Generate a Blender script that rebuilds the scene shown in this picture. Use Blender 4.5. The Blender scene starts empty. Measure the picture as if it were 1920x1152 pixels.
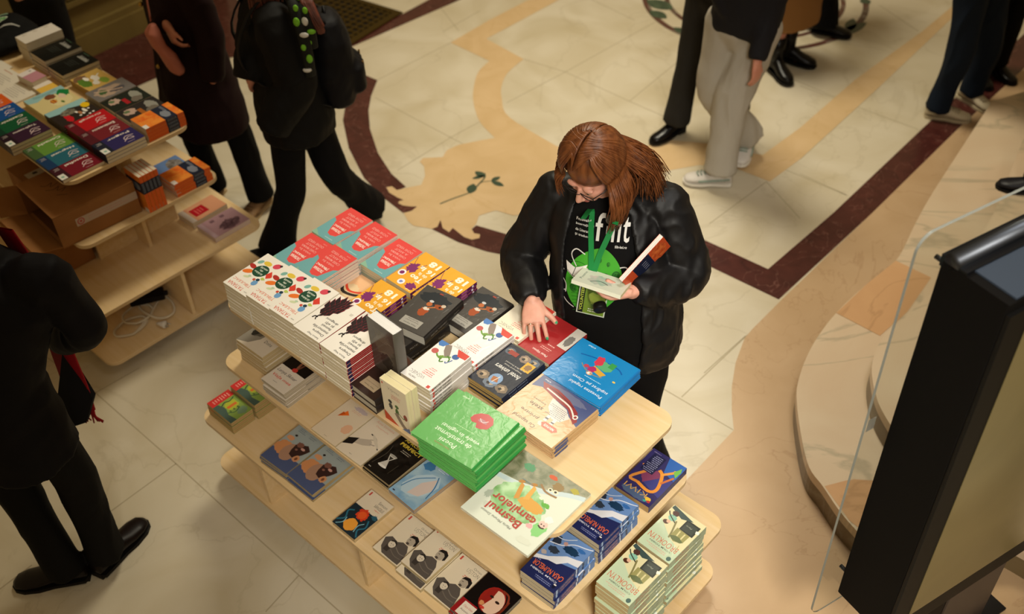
import bpy, bmesh, math, random
from mathutils import Vector, Matrix, noise
from math import sin, cos, pi, radians

S = bpy.context.scene
COL = S.collection

# ---------------------------------------------------------------- camera, world, lights, exposure
CAM_F, CAM_P, CAM_R, CAM_H = 1959.89, 0.7332994, 0.0431125, 3.56698
_cd = bpy.data.cameras.new('camera'); CAM = bpy.data.objects.new('camera', _cd); COL.objects.link(CAM)
_cd.sensor_width = 36.0; _cd.lens = CAM_F*36.0/1920.0; _cd.clip_start = .05; _cd.clip_end = 60
CAM.matrix_world = (Matrix.Translation((0, 0, CAM_H)) @ Matrix.Rotation(pi/2-CAM_P, 4, 'X') @ Matrix.Rotation(-CAM_R, 4, 'Z'))
_cd.dof.use_dof = True; _cd.dof.focus_distance = 3.5; _cd.dof.aperture_fstop = 1.9
S.camera = CAM
S.view_settings.view_transform = 'Standard'; S.view_settings.look = 'None'
S.view_settings.exposure = 0.0; S.view_settings.gamma = 1.0; S.view_settings.use_curve_mapping = False

W = bpy.data.worlds.new('hall_ambience'); S.world = W; W.use_nodes = True
W.node_tree.nodes['Background'].inputs[0].default_value = (1.0, .68, .31, 1)
W.node_tree.nodes['Background'].inputs[1].default_value = 0.235

def area(name, loc, target, size, power, color, sy=None):
    l = bpy.data.lights.new(name, 'AREA'); l.energy = power; l.color = color; l.size = size
    if sy: l.shape = 'RECTANGLE'; l.size_y = sy
    o = bpy.data.objects.new(name, l); COL.objects.link(o); o.location = loc
    o.rotation_euler = (Vector(target)-Vector(loc)).to_track_quat('-Z', 'Y').to_euler()
    return o
L1 = area('ceiling_lamp_main', (1.3, 2.0, 5.8), (.95, 3.1, .6), .9, 9, (1, .99, .96)); L1.data.spread = radians(58)
L2 = area('ceiling_lamp_back', (.5, 6.8, 6.4), (.5, 5.6, 0), 1.6, 120, (1, .92, .72)); L2.data.spread = radians(100)
L3 = area('front_fill', (.7, -1.8, 4.8), (.62, 2.5, .4), 1.3, 25, (1, .95, .84)); L3.data.spread = radians(43)  # added fill from behind the camera, brightens page sides and lower boards

# ---------------------------------------------------------------- small helpers
def lin(h):
    h = h.lstrip('#'); v = [int(h[i:i+2], 16)/255 for i in (0, 2, 4)]
    return tuple(x/12.92 if x <= .04045 else ((x+.055)/1.055)**2.4 for x in v)+(1,)

_M = {}
def M(hexc, rough=.5, kind='plain', **k):
    key = (hexc, rough, kind, tuple(sorted(k.items())))
    if key in _M: return _M[key]
    m = bpy.data.materials.new(kind+'_'+hexc.strip('#')); m.use_nodes = True; nt = m.node_tree
    b = nt.nodes['Principled BSDF']; b.inputs['Base Color'].default_value = lin(hexc); b.inputs['Roughness'].default_value = rough
    if kind in ('plain', 'print', 'wrap', 'mottle', 'paper', 'wood', 'ply'): b.inputs['Specular IOR Level'].default_value = k.get('sp', .2)
    def nd(t, **kw):
        n = nt.nodes.new(t)
        for a, v in kw.items(): setattr(n, a, v)
        return n
    def vary(scale, c2, detail=4, fac=(.35, .65), coord='Object', stretch=(1, 1, 1), dist=0):
        tc = nd('ShaderNodeTexCoord'); mp = nd('ShaderNodeMapping'); mp.inputs['Scale'].default_value = stretch
        n = nd('ShaderNodeTexNoise'); n.inputs['Scale'].default_value = scale; n.inputs['Detail'].default_value = detail
        n.inputs['Distortion'].default_value = dist
        r = nd('ShaderNodeValToRGB'); r.color_ramp.elements[0].position = fac[0]; r.color_ramp.elements[1].position = fac[1]
        r.color_ramp.elements[0].color = lin(hexc); r.color_ramp.elements[1].color = lin(c2)
        nt.links.new(tc.outputs[coord], mp.inputs[0]); nt.links.new(mp.outputs[0], n.inputs['Vector'])
        nt.links.new(n.outputs[0], r.inputs[0]); nt.links.new(r.outputs[0], b.inputs['Base Color'])
        return n, mp, r
    def bump(src, strength, dist=.002):
        bp = nd('ShaderNodeBump'); bp.inputs['Strength'].default_value = strength; bp.inputs['Distance'].default_value = dist
        nt.links.new(src, bp.inputs['Height']); nt.links.new(bp.outputs[0], b.inputs['Normal'])
    if kind == 'print':
        n = nd('ShaderNodeTexNoise'); n.inputs['Scale'].default_value = 9; bump(n.outputs[0], .25, .002)
    elif kind == 'wrap':
        b.inputs['Coat Weight'].default_value = .32; b.inputs['Coat Roughness'].default_value = .16
        n = nd('ShaderNodeTexNoise'); n.inputs['Scale'].default_value = 26; n.inputs['Distortion'].default_value = 1.2
        tc = nd('ShaderNodeTexCoord'); nt.links.new(tc.outputs['Object'], n.inputs['Vector'])
        bp = nd('ShaderNodeBump'); bp.inputs['Strength'].default_value = .35; bp.inputs['Distance'].default_value = .003
        nt.links.new(n.outputs[0], bp.inputs['Height']); nt.links.new(bp.outputs[0], b.inputs['Coat Normal'])
    elif kind == 'paper':
        n, mp, r = vary(1, k['c2'], 2, (.4, .6), stretch=(3, 3, 900)); bump(n.outputs[0], .5, .001)
    elif kind == 'mottle':
        vary(k.get('s', 14), k['c2'], 5, k.get('fac', (.35, .65)), dist=k.get('d', .6), stretch=k.get('st', (1, 1, 1)))
        if k.get('wr'):
            b.inputs['Coat Weight'].default_value = .05; b.inputs['Coat Roughness'].default_value = .12
    elif kind == 'wood':
        n, mp, r = vary(3, k['c2'], 6, (.3, .75), stretch=(1.2, 14, 14), dist=.3); bump(n.outputs[0], .08, .001)
    elif kind == 'ply':
        tc = nd('ShaderNodeTexCoord'); n = nd('ShaderNodeTexWave'); n.bands_direction = 'Z'; n.inputs['Scale'].default_value = 62
        n.inputs['Distortion'].default_value = .6
        r = nd('ShaderNodeValToRGB'); r.color_ramp.elements[0].color = lin(hexc); r.color_ramp.elements[1].color = lin(k['c2'])
        nt.links.new(tc.outputs['Object'], n.inputs['Vector']); nt.links.new(n.outputs[0], r.inputs[0]); nt.links.new(r.outputs[0], b.inputs['Base Color'])
    elif kind == 'marble':
        n, mp, r = vary(k.get('s', 1.6), k['c2'], 8, k.get('fac', (.3, .75)), dist=1.2, stretch=k.get('st', (1, 1, 1)))
        tc = nd('ShaderNodeTexCoord'); n2 = nd('ShaderNodeTexNoise'); n2.inputs['Scale'].default_value = k.get('vs', 1.1)
        n2.inputs['Detail'].default_value = 10; n2.inputs['Distortion'].default_value = 2.2
        mp2 = nd('ShaderNodeMapping'); mp2.inputs['Scale'].default_value = k.get('vst', (1, 1, 1)); mp2.inputs['Rotation'].default_value = (0, 0, k.get('vr', 0))
        m1 = nd('ShaderNodeMath', operation='SUBTRACT'); m1.inputs[1].default_value = .5
        m2 = nd('ShaderNodeMath', operation='ABSOLUTE'); m3 = nd('ShaderNodeMapRange')
        m3.inputs['From Min'].default_value = 0; m3.inputs['From Max'].default_value = k.get('vw', .025); m3.inputs['To Min'].default_value = k.get('va', .5); m3.inputs['To Max'].default_value = 0
        mx = nd('ShaderNodeMix', data_type='RGBA'); mx.inputs[7].default_value = lin(k.get('vc', '#8a8474'))
        nt.links.new(tc.outputs['Object'], mp2.inputs[0]); nt.links.new(mp2.outputs[0], n2.inputs['Vector']); nt.links.new(n2.outputs[0], m1.inputs[0]); nt.links.new(m1.outputs[0], m2.inputs[0])
        nt.links.new(m2.outputs[0], m3.inputs['Value']); nt.links.new(m3.outputs[0], mx.inputs[0])
        nt.links.new(r.outputs[0], mx.inputs[6]); nt.links.new(mx.outputs[2], b.inputs['Base Color'])
    elif kind == 'cloth':
        tc = nd('ShaderNodeTexCoord'); n = nd('ShaderNodeTexNoise'); n.inputs['Scale'].default_value = 5; n.inputs['Detail'].default_value = 3
        n.inputs['Distortion'].default_value = 1.0; mp = nd('ShaderNodeMapping'); mp.inputs['Scale'].default_value = k.get('st', (1, 1, .6))
        nt.links.new(tc.outputs['Object'], mp.inputs[0]); nt.links.new(mp.outputs[0], n.inputs['Vector'])
        bump(n.outputs[0], k.get('b', .8), k.get('bd', .03)); b.inputs['Sheen Weight'].default_value = k.get('sh', 0)
        b.inputs['Specular IOR Level'].default_value = k.get('sp', .12)
    elif kind == 'skin':
        b.inputs['Subsurface Weight'].default_value = .15; b.inputs['Subsurface Radius'].default_value = (.01, .004, .002)
        vary(18, k.get('c2', '#d98f7c'), 3, (.35, .8))
    elif kind == 'hair':
        n, mp, r = vary(1, k['c2'], 3, (.35, .7), stretch=(60, 60, 9)); bump(n.outputs[0], .35, .002)
        b.inputs['Anisotropic'].default_value = .4; b.inputs['Specular IOR Level'].default_value = .5
    elif kind == 'metal': b.inputs['Metallic'].default_value = 1
    elif kind == 'glass':
        b.inputs['Transmission Weight'].default_value = 1; b.inputs['IOR'].default_value = k.get('ior', 1.45); b.inputs['Alpha'].default_value = 1
    _M[key] = m
    return m

class MB:
    """collects shapes (several materials allowed) and links them as one mesh object"""
    def __init__(s): s.v = []; s.f = []; s.m = []; s.mats = []; s.sm = []
    def mi(s, m):
        if m not in s.mats: s.mats.append(m)
        return s.mats.index(m)
    def add(s, vs, fs, mat, smooth=False, T=None):
        n = len(s.v); s.v += [tuple(T @ Vector(v)) if T else tuple(v) for v in vs]
        i = s.mi(mat)
        for f in fs: s.f.append([n+a for a in f]); s.m.append(i); s.sm.append(smooth)
        return s
    def box(s, x0, y0, z0, x1, y1, z1, mat, T=None, top=None):
        vs = [(x0,y0,z0),(x1,y0,z0),(x1,y1,z0),(x0,y1,z0),(x0,y0,z1),(x1,y0,z1),(x1,y1,z1),(x0,y1,z1)]
        s.add(vs, [(0,3,2,1),(0,1,5,4),(1,2,6,5),(2,3,7,6),(3,0,4,7)], mat, T=T)
        return s.add(vs[4:], [(0,1,2,3)], top or mat, T=T)
    def prism(s, pts, z0, z1, mat, side=None, T=None):
        n = len(pts); vs = [(p[0],p[1],z0) for p in pts]+[(p[0],p[1],z1) for p in pts]
        a = sum(pts[i][0]*pts[(i+1)%n][1]-pts[(i+1)%n][0]*pts[i][1] for i in range(n))
        if a < 0: vs = [(p[0],p[1],z0) for p in pts[::-1]]+[(p[0],p[1],z1) for p in pts[::-1]]
        s.add(vs, [list(range(n,2*n)), list(range(n))[::-1]], mat, T=T)
        return s.add(vs, [(i,(i+1)%n,n+(i+1)%n,n+i) for i in range(n)], side or mat, T=T)
    def flat(s, pts, z, mat, T=None):
        pts = [(p[0], p[1]) for p in pts]; n = len(pts)
        a = sum(pts[i][0]*pts[(i+1)%n][1]-pts[(i+1)%n][0]*pts[i][1] for i in range(n))
        if a < 0: pts = pts[::-1]
        return s.add([(p[0],p[1],z) for p in pts], [list(range(n))], mat, T=T)
    def loft(s, rings, mat, closed=True, caps=True, T=None, smooth=True):
        n = len(rings[0]); vs = [p for r in rings for p in r]; fs = []
        for i in range(len(rings)-1):
            for j in range(n if closed else n-1):
                k = (j+1) % n; fs.append((i*n+j, i*n+k, (i+1)*n+k, (i+1)*n+j))
        if caps: fs += [list(range(n))[::-1], list(range((len(rings)-1)*n, len(rings)*n))]
        return s.add(vs, fs, mat, smooth, T=T)
    def tube(s, path, r, mat, seg=8, T=None, flat=1.0, up=None):
        P = [Vector(p) for p in path]; rs = r if isinstance(r, (list, tuple)) else [r]*len(P); rings = []
        prev = None
        for i, p in enumerate(P):
            t = (P[min(i+1, len(P)-1)]-P[max(i-1, 0)]).normalized()
            if prev is None:
                a = Vector(up) if up else (Vector((0,0,1)) if abs(t.z) < .9 else Vector((1,0,0)))
            else: a = prev
            bn = t.cross(a)
            if bn.length < 1e-5: bn = t.orthogonal()
            bn.normalize(); nn = bn.cross(t).normalized(); prev = nn
            rings.append([p+rs[i]*(cos(2*pi*k/seg)*bn+flat*sin(2*pi*k/seg)*nn) for k in range(seg)])
        return s.loft(rings, mat, T=T)
    def ball(s, c, r, mat, T=None, seg=14, rg=9):
        r = (r, r, r) if not isinstance(r, (tuple, list)) else r; c = Vector(c); rings = []
        for i in range(rg+1):
            a = pi*i/rg - pi/2; a = max(min(a, pi/2-.02), -pi/2+.02)
            rings.append([c+Vector((r[0]*cos(a)*cos(2*pi*k/seg), r[1]*cos(a)*sin(2*pi*k/seg), r[2]*sin(a))) for k in range(seg)])
        return s.loft(rings, mat, T=T)
    def mesh(s, name):
        me = bpy.data.meshes.new(name); me.from_pydata(s.v, [], s.f); me.validate()
        for m in s.mats: me.materials.append(m)
        if len(me.polygons) == len(s.m):
            me.polygons.foreach_set('material_index', s.m); me.polygons.foreach_set('use_smooth', s.sm)
        me.update(); return me
    def build(s, name, parent=None, bevel=0, bseg=2):
        o = bpy.data.objects.new(name, s.mesh(name)); COL.objects.link(o)
        if parent: o.parent = parent
        if bevel:
            b = o.modifiers.new('edge', 'BEVEL'); b.width = bevel; b.segments = bseg; b.limit_method = 'ANGLE'
        return o

def tag(o, label=None, cat=None, group=None, kind=None):
    if label: o['label'] = label
    if cat: o['category'] = cat
    if group: o['group'] = group
    if kind: o['kind'] = kind
    return o
def thing(name, loc=(0,0,0), rz=0, label=None, cat=None, group=None):
    o = bpy.data.objects.new(name, None); COL.objects.link(o); o.location = loc; o.rotation_euler = (0,0,rz)
    o.empty_display_size = .05
    return tag(o, label, cat, group)
def copy_tree(o, parent=None):
    c = o.copy(); COL.objects.link(c)
    if parent: c.parent = parent
    for ch in o.children: copy_tree(ch, c)
    return c

_fw = Vector((0, cos(CAM_P), -sin(CAM_P))); _rt = Vector((1,0,0)); _up = _rt.cross(_fw)
def at(px, py, z=0.0):
    """where the sight line through a point of the photograph meets the horizontal plane at height z"""
    a = (px-960)/CAM_F; b = (576-py)/CAM_F
    x = a*cos(CAM_R)+b*sin(CAM_R); y = -a*sin(CAM_R)+b*cos(CAM_R)
    d = _fw+x*_rt+y*_up; s = (z-CAM_H)/d.z
    return Vector((s*d.x, s*d.y, z))

def rrect(x0, y0, x1, y1, r, n=8):
    pts = []
    for cx, cy, a0 in ((x1-r, y1-r, 0), (x0+r, y1-r, 90), (x0+r, y0+r, 180), (x1-r, y0+r, 270)):
        for k in range(n+1):
            a = radians(a0+90*k/n); pts.append((cx+r*cos(a), cy+r*sin(a)))
    return pts

def spline(pts, n=6, closed=False):
    P = [Vector(p) for p in pts]; out = []; m = len(P)
    rng = range(m if closed else m-1)
    for i in rng:
        g = (lambda j: P[j % m]) if closed else (lambda j: P[max(0, min(m-1, j))])
        a, b, c, d = g(i-1), g(i), g(i+1), g(i+2)
        for k in range(n):
            t = k/n; out.append(.5*((2*b)+(-a+c)*t+(2*a-5*b+4*c-d)*t*t+(-a+3*b-3*c+d)*t**3))
    if not closed: out.append(P[-1])
    return out
# ---------------------------------------------------------------- the setting: marble floor, inlays, steps, wall
FY = -0.752931
mt_floor = M('#c6bca6', .28, 'marble', c2='#b4a78a', s=1.7, fac=(.36, .72), vc='#9a8d72', va=.25, vw=.012, vs=.8)
mt_tan = M('#b99c7a', .3, 'marble', c2='#ad8f6b', s=2.0, vc='#8f6a45', va=.35, vw=.006)
mt_peach = M('#c8ab82', .3, 'marble', c2='#bd9f73', s=4, vc='#a9854f', va=.25, vw=.01)
mt_maroon = M('#4c2520', .25, 'marble', c2='#3a1a17', s=9, vc='#8d6357', va=.4, vw=.008, vs=3)
mt_green = M('#3c4c3a', .3, 'marble', c2='#2f4030', s=14, vc='#5d6f55', va=.3)
mt_joint = M('#a2967c', .6)
MB().flat([(-7,-1),(9,-1),(9,13),(-7,13)], 0, mt_floor).build('floor')['kind'] = 'structure'
def inlay(n, polys, z=.0012):
    b = MB()
    for pts, m in polys: b.flat([at(*p) for p in pts], z, m)
    o = b.build('trim_%d' % n); o['kind'] = 'structure'; return o
def curve_strip(left, right, n=5):
    l = spline([at(*p) for p in left], n); r = spline([at(*p) for p in right], n)
    return l, r
def strip(n, left, right, m, z=.0012, sm=5):
    l, r = curve_strip(left, right, sm); k = len(l); r = r[:k]; b = MB()
    b.add([(p.x,p.y,z) for p in l]+[(p.x,p.y,z) for p in r], [(i,k+i,k+i+1,i+1) for i in range(min(k,len(r))-1)], m)
    o = b.build('trim_%d' % n); o['kind'] = 'structure'; return o
# tan border around the steps
inlay(1, [([(1462,566),(1410,618),(1396,635),(1379,681),(1372,726),(1372,771),(1376,807),(1288,900),(1140,1060),(900,1330),(2000,1400),(2600,900),(2300,-150),(2060,0),(1802,236),(1635,400)], mt_tan)], .0008)
# dark border: straight right arm, its corner and the curved arm behind the reader
inlay(2, [([(1460,562),(1635,400),(1802,236),(2050,10),(2010,-20),(1750,222),(1562,400),(1440,505)], mt_maroon)])
inlay(3, [([(1440,505),(1320,450),(1200,432),(1050,440),(953,440.5),(893,423),(884.6,430),(889,438),(900,440),(899,447),(884.6,450),(870,445),(849,428),(842,436),(830,428),(826,413),(820,426),(809.6,430),(860,455),(912,472),(947,479),(1050,478),(1200,468),(1320,495),(1460,562)], mt_maroon)])
inlay(4, [([(670,135),(707.6,151),(696,180),(691,208),(694,243),(709,288),(733.6,326),(761,351),(752,355),(744,357),(735,350),(724,352),(730,362),(745,371),(757,376),(748,378),(747,382),(755,386),(770,388),(782,388),(772,396),(756,400),(720,372),(682.5,334),(654,278),(643,226),(648.5,194)], mt_maroon)], .0026)
inlay(5, [([(650,92),(855,3),(1000,-62),(970,-78),(803,0),(737,36),(622,84),(560,112),(470,160),(480,178)], mt_maroon)])
inlay(6, [([(161,108),(189,90),(278,53),(420,-14),(560,60),(470,100),(324,133),(265,159),(200,190),(120,140)], mt_maroon)])
# peach cartouche and ribbon
inlay(7, [([(724,351),(735,350),(745,357),(762,353),(790,347),(797,330),(795,312),(787,304),(793,297),(830,295),(838,282),(860,272),(900,264),(928,259),(1043,274),(1120,300),(1120,360),(990,400),(962,405),(930,395),(898,405),(893,420),(884,430),(889,438),(900,440),(899,447),(884.6,450),(870,445),(849,428),(842,436),(830,428),(826,413),(820,426),(809.6,430),(800,428),(775,424),(765,415),(757,400),(772,396),(782,388),(770,388),(755,386),(747,382),(748,378),(757,376),(745,371),(730,362)], mt_peach)], .0018)
strip(8, [(990.6,0),(917,38),(844.7,80)], [(1066,-10),(985,34),(912,73)], mt_peach, sm=1)
strip(9, [(844.7,80),(917.6,114.6)], [(912,73),(982,111)], mt_peach, sm=1)
strip(10, [(917.6,114.6),(897,135),(888,165),(888,194),(900,229),(928,259)], [(982,111),(953,136),(941,160),(941,185),(955,220),(1043,274)], mt_peach)
strip(11, [(1250,262),(1330,270),(1385,283),(1430,291),(1500,240),(1604,149),(1729,59),(1860,-50)], [(1255,320),(1310,310),(1372,313),(1443,341),(1500,299),(1649,163),(1799,21),(1940,-90)], mt_peach, sm=1)
strip(12, [(1043,274),(1100,285),(1180,282),(1250,262)], [(1040,330),(1100,350),(1190,345),(1255,320)], mt_peach, .0015)
# leaf sprig inlay
b = MB()
def leaf(b, x0, y0, x1, y1, w, m, z=.0024):
    a = at(x0, y0); c = at(x1, y1); d = c-a; nrm = Vector((-d.y, d.x, 0)).normalized()
    L = [a+d*t+nrm*w*sin(pi*t)**.8 for t in [i/8 for i in range(9)]]; R = [a+d*t-nrm*w*sin(pi*t)**.8 for t in [i/8 for i in range(7, 0, -1)]]
    b.flat(L+R, z, m)
def line_px(b, pts, w, m, z=.0022, n=5):
    P = spline([at(*p) for p in pts], n)
    for i in range(len(P)-1):
        d = (P[i+1]-P[i]).normalized(); q = Vector((-d.y, d.x, 0))*w
        b.flat([P[i]-q, P[i+1]-q, P[i+1]+q, P[i]+q], z, m)
line_px(b, [(825,383),(850,373),(882,361),(898,346),(909,333),(908,325)], .005, mt_green)
line_px(b, [(898,346),(905,342),(922,340)], .003, mt_green)
for q in [(881,364,888,345,.030),(910,333,891,322,.024),(909,330,885,336,.016),(921,340,938,332,.018),(921,340,945,350,.020)]: leaf(b, *q, mt_green)
b.build('trim_13')['kind'] = 'structure'
# round wreath inlay at the top of the picture
def circle3(a, b, c):
    a, b, c = a.xy, b.xy, c.xy; d = 2*(a.x*(b.y-c.y)+b.x*(c.y-a.y)+c.x*(a.y-b.y)); f = lambda p: p.x*p.x+p.y*p.y
    return (f(a)*(b.y-c.y)+f(b)*(c.y-a.y)+f(c)*(a.y-b.y))/d, (f(a)*(c.x-b.x)+f(b)*(a.x-c.x)+f(c)*(b.x-a.x))/d
cx, cy = circle3(at(1212, 8), at(1490, 91), at(1624, 12))
R1 = (Vector(at(1490, 91).xy)-Vector((cx, cy))).length
b = MB()
def ring(r, w, m, z=.0012):
    n = 72
    vs = [(cx+(r-w)*cos(2*pi*i/n), cy+(r-w)*sin(2*pi*i/n), z) for i in range(n)]+[(cx+(r+w)*cos(2*pi*i/n), cy+(r+w)*sin(2*pi*i/n), z) for i in range(n)]
    b.add(vs, [(i, (i+1)%n, n+(i+1)%n, n+i) for i in range(n)], m)
mt_ring = M('#4d3a2e', .35, 'marble', c2='#5a2e28', s=8)
ring(R1, .022, mt_ring); ring(R1*.80, .018, mt_ring)
for q in [(1212,0,1262,18,.07),(1218,20,1250,35,.05),(1262,52,1300,66,.04),(1572,68,1625,42,.045),(1590,60,1600,35,.04),(1470,88,1500,92,.02),(1455,96,1486,84,.03),(1615,-2,1630,8,.04)]: leaf(b, *q, mt_green)
b.build('trim_14')['kind'] = 'structure'
# tile joints
b = MB()
ja = Vector((cos(FY), sin(FY), 0)); jb = Vector((-sin(FY), cos(FY), 0))
def joint(p, q, w=.0028):
    A, B = at(*p), at(*q); d = (B-A).normalized(); n = Vector((-d.y, d.x, 0))*w
    b.flat([A-n, B-n, B+n, A+n], .0005, mt_joint)
for p, q in [((1090,-10),(1190,38)),((1197,702),(1375,807)),((1278,745),(1402,628)),((1376,807),(1600,945)),((1469,141),(1600,197)),((1500,161),(1620,205)),
             ((1500,326),(1587,366)),((1380,280),(1587,366)),((1618,205),(1722,243)),((1400,135),(1300,95)),((815,0),(860,58)),((703,183),(845,258)),((845,258),(1010,345)),((845,258),(900,228)),((745,320),(845,258)),
             ((708,150),(845,80)),((950,193),(1060,135)),((1060,135),(1240,35)),((982,111),(1060,135)),((1060,135),(1180,190)),((1180,190),(1290,100)),((1180,190),(1260,225)),((1437,341),(1500,410)),((1330,420),(1437,341)),
             ((1649,163),(1500,299)),((1722,59),(1649,10)),((179,737),(330,870)),((330,870),(463,992)),((463,992),(645,1155)),((204,962),(330,870)),((-20,1120),(60,1060)),((60,650),(179,737)),((179,737),(262,690)),
             ((498,1148),(560,1080)),((830,60),(900,20)),((1540,250),(1600,200)),((1320,700),(1398,630))]: joint(p, q)
b.build('trim_15')['kind'] = 'structure'
# bronze floor grille beside the border
g0, g1 = at(738, 36), at(652, 90); gd = (g0-g1); gn = Vector((-gd.y, gd.x, 0)).normalized(); gd.normalize()
if gn.x > 0: gn = -gn
gl = .62; gw = .95; o0 = g1
T = Matrix.Translation((g1.x, g1.y, 0)) @ Matrix(((gd.x, gn.x, 0, 0), (gd.y, gn.y, 0, 0), (0, 0, 1, 0), (0, 0, 0, 1)))
gr = thing('floor_grille', (g1.x, g1.y, 0), 0, 'dark bronze ventilation grille set in the floor beside the maroon border', 'grille')
gr.matrix_world = T
mb_ = M('#5b4a1d', .45, 'metal'); md = M('#150f06', .8)
b = MB(); b.box(0,0,.001,gl,.06,.012,mb_); b.box(0,gw-.06,.001,gl,gw,.012,mb_); b.box(0,.06,.001,.05,gw-.06,.012,mb_); b.box(gl-.05,.06,.001,gl,gw-.06,.012,mb_); b.build('frame', gr)
b = MB(); b.box(.05,.06,.0015,gl-.05,gw-.06,.003,md)
for i in range(13): y = .06+(gw-.12)*(i+.5)/13; b.box(.05,y-.012,.003,gl-.05,y+.012,.010,mb_)
for i in range(9): x = .05+(gl-.1)*(i+.5)/9; b.box(x-.01,.06,.003,x+.01,gw-.06,.011,mb_)
b.build('grating', gr)
# panelled wall behind the far table
wa, wb = at(161, 108), at(278, 53); wd = (wb-wa).normalized(); wn = Vector((wd.y, -wd.x, 0))
def wall(name, a, d, n, L0, L1, panels):
    T = Matrix(((d.x, n.x, 0, a.x), (d.y, n.y, 0, a.y), (0, 0, 1, 0), (0, 0, 0, 1)))
    mw = M('#7d6a3c', .45, 'mottle', c2='#6f5d34', s=2); b = MB()
    b.box(L0, -.25, 0, L1, -.02, 3.2, mw, T=T)
    b.box(L0, -.02, 0, L1, .03, .17, mw, T=T); b.box(L0, -.02, .17, L1, .015, .22, mw, T=T)
    for x0, x1 in panels:
        for z0, z1 in ((.38, 1.35), (1.5, 2.9)):
            for w, h in ((.0, .018), (.05, .008)):
                b.box(x0+w, -.02, z0+w, x1-w, h, z0+w+.035, mw, T=T); b.box(x0+w, -.02, z1-w-.035, x1-w, h, z1-w, mw, T=T)
                b.box(x0+w, -.02, z0+w+.035, x0+w+.035, h, z1-w-.035, mw, T=T); b.box(x1-w-.035, -.02, z0+w+.035, x1-w, h, z1-w-.035, mw, T=T)
    o = b.build(name); o['kind'] = 'structure'; return o
wall('wall_left', wa, wd, wn, -1.6, 1.25, [(-.05, 1.05), (-1.35, -.25)])
# curved marble steps
mt_step = M('#c4aa8c', .28, 'marble', c2='#d0bea2', s=1.2, vc='#85826c', va=.45, vw=.02, vs=.45, vst=(.7, 2.8, 1), vr=-.6)
mt_step2 = M('#c99f74', .28, 'marble', c2='#bb9066', s=2, vc='#96714c', va=.4, vw=.02)
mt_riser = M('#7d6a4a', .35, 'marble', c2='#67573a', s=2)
def platform(n, pts, close, z0, z1, m):
    P = spline([at(*p, z1) for p in pts], 6)+[Vector(q) for q in close]
    P = [(p[0], p[1]) for p in P]; b = MB()
    cen = Vector((sum(p[0] for p in P)/len(P), sum(p[1] for p in P)/len(P)))
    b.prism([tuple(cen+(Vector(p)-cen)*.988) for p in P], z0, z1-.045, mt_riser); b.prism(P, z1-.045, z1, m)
    o = b.build('trim_%d' % n, None, .008); o['kind'] = 'structure'
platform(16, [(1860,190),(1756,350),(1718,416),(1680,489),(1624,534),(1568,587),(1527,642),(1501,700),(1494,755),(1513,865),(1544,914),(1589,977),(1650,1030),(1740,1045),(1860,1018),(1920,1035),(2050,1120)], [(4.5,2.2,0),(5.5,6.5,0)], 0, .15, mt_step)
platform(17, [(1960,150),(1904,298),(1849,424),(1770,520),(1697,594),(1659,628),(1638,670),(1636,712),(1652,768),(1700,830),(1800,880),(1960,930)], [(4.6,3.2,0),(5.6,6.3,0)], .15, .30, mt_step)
b = MB()
P = [at(x, y, .1512) for x, y in [(1680,489),(1624,534),(1568,587),(1650,630),(1700,585),(1745,520)]]; b.flat(P, .1512, mt_step2)
P = [at(x, y, .1512) for x, y in [(1546,912),(1600,898),(1700,905),(1700,1030),(1655,1027),(1591,975)]]; b.flat(P, .1512, mt_step2)
b.build('trim_18')['kind'] = 'structure'
# ---------------------------------------------------------------- tiered plywood display tables
TH = .018
HX = [.968, .967, .865, .816]; HY = [.481, .484, .372, .318]; TZ = [.100, .395, .694, .992]
TAB = {1: (-.27771, 2.61645, -.76711), 2: (-2.25746, 4.57113, -.78239)}
m_ply = M('#dabf94', .42, 'wood', c2='#d1b27f'); m_edge = M('#b5966a', .5, 'ply', c2='#dcc298')
def tier_table(k, label):
    x, y, a = TAB[k]; t = thing('tiered_display_table', (x, y, 0), a, label, 'display table')
    for hx, hy, z in zip(HX, HY, TZ):
        MB().prism(rrect(-hx, -hy, hx, hy, .06), z-TH, z, m_ply, m_edge).build('shelf_board', t, .0025)
    def panel(z0, z1, lx, ly, xs):
        b = MB(); b.box(-lx, -.009, z0, lx, .009, z1, m_ply, None); b.build('spine_panel', t, .001)
        for xx in xs:
            for s in (-1, 1):
                b = MB(); b.box(xx-.009, .0095*s if s > 0 else -ly, z0, xx+.009, ly if s > 0 else -.0095, z1, m_ply); b.build('divider', t, .001)
    GAPS = ((TZ[0], TZ[1]-TH, .95, .465, (-.60, 0, .60)), (TZ[1], TZ[2]-TH, .70, .22, (-.59, .02, .59)), (TZ[2], TZ[3]-TH, .62, .15, (-.42, .02, .42)))
    for g in GAPS: panel(*g)
    b = MB(); b.box(-.85, -.38, 0, .85, .38, TZ[0]-TH, M('#6b5233', .7)); b.build('plinth', t)
    return t
tier_table(1, 'four-tier plywood display table in the centre, crowded with book stacks')
tier_table(2, 'four-tier plywood display table at the left with a cardboard box on it')
def tw(k, u, v):
    x, y, a = TAB[k]; return Vector((x+u*cos(a)-v*sin(a), y+u*sin(a)+v*cos(a), 0))
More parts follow.
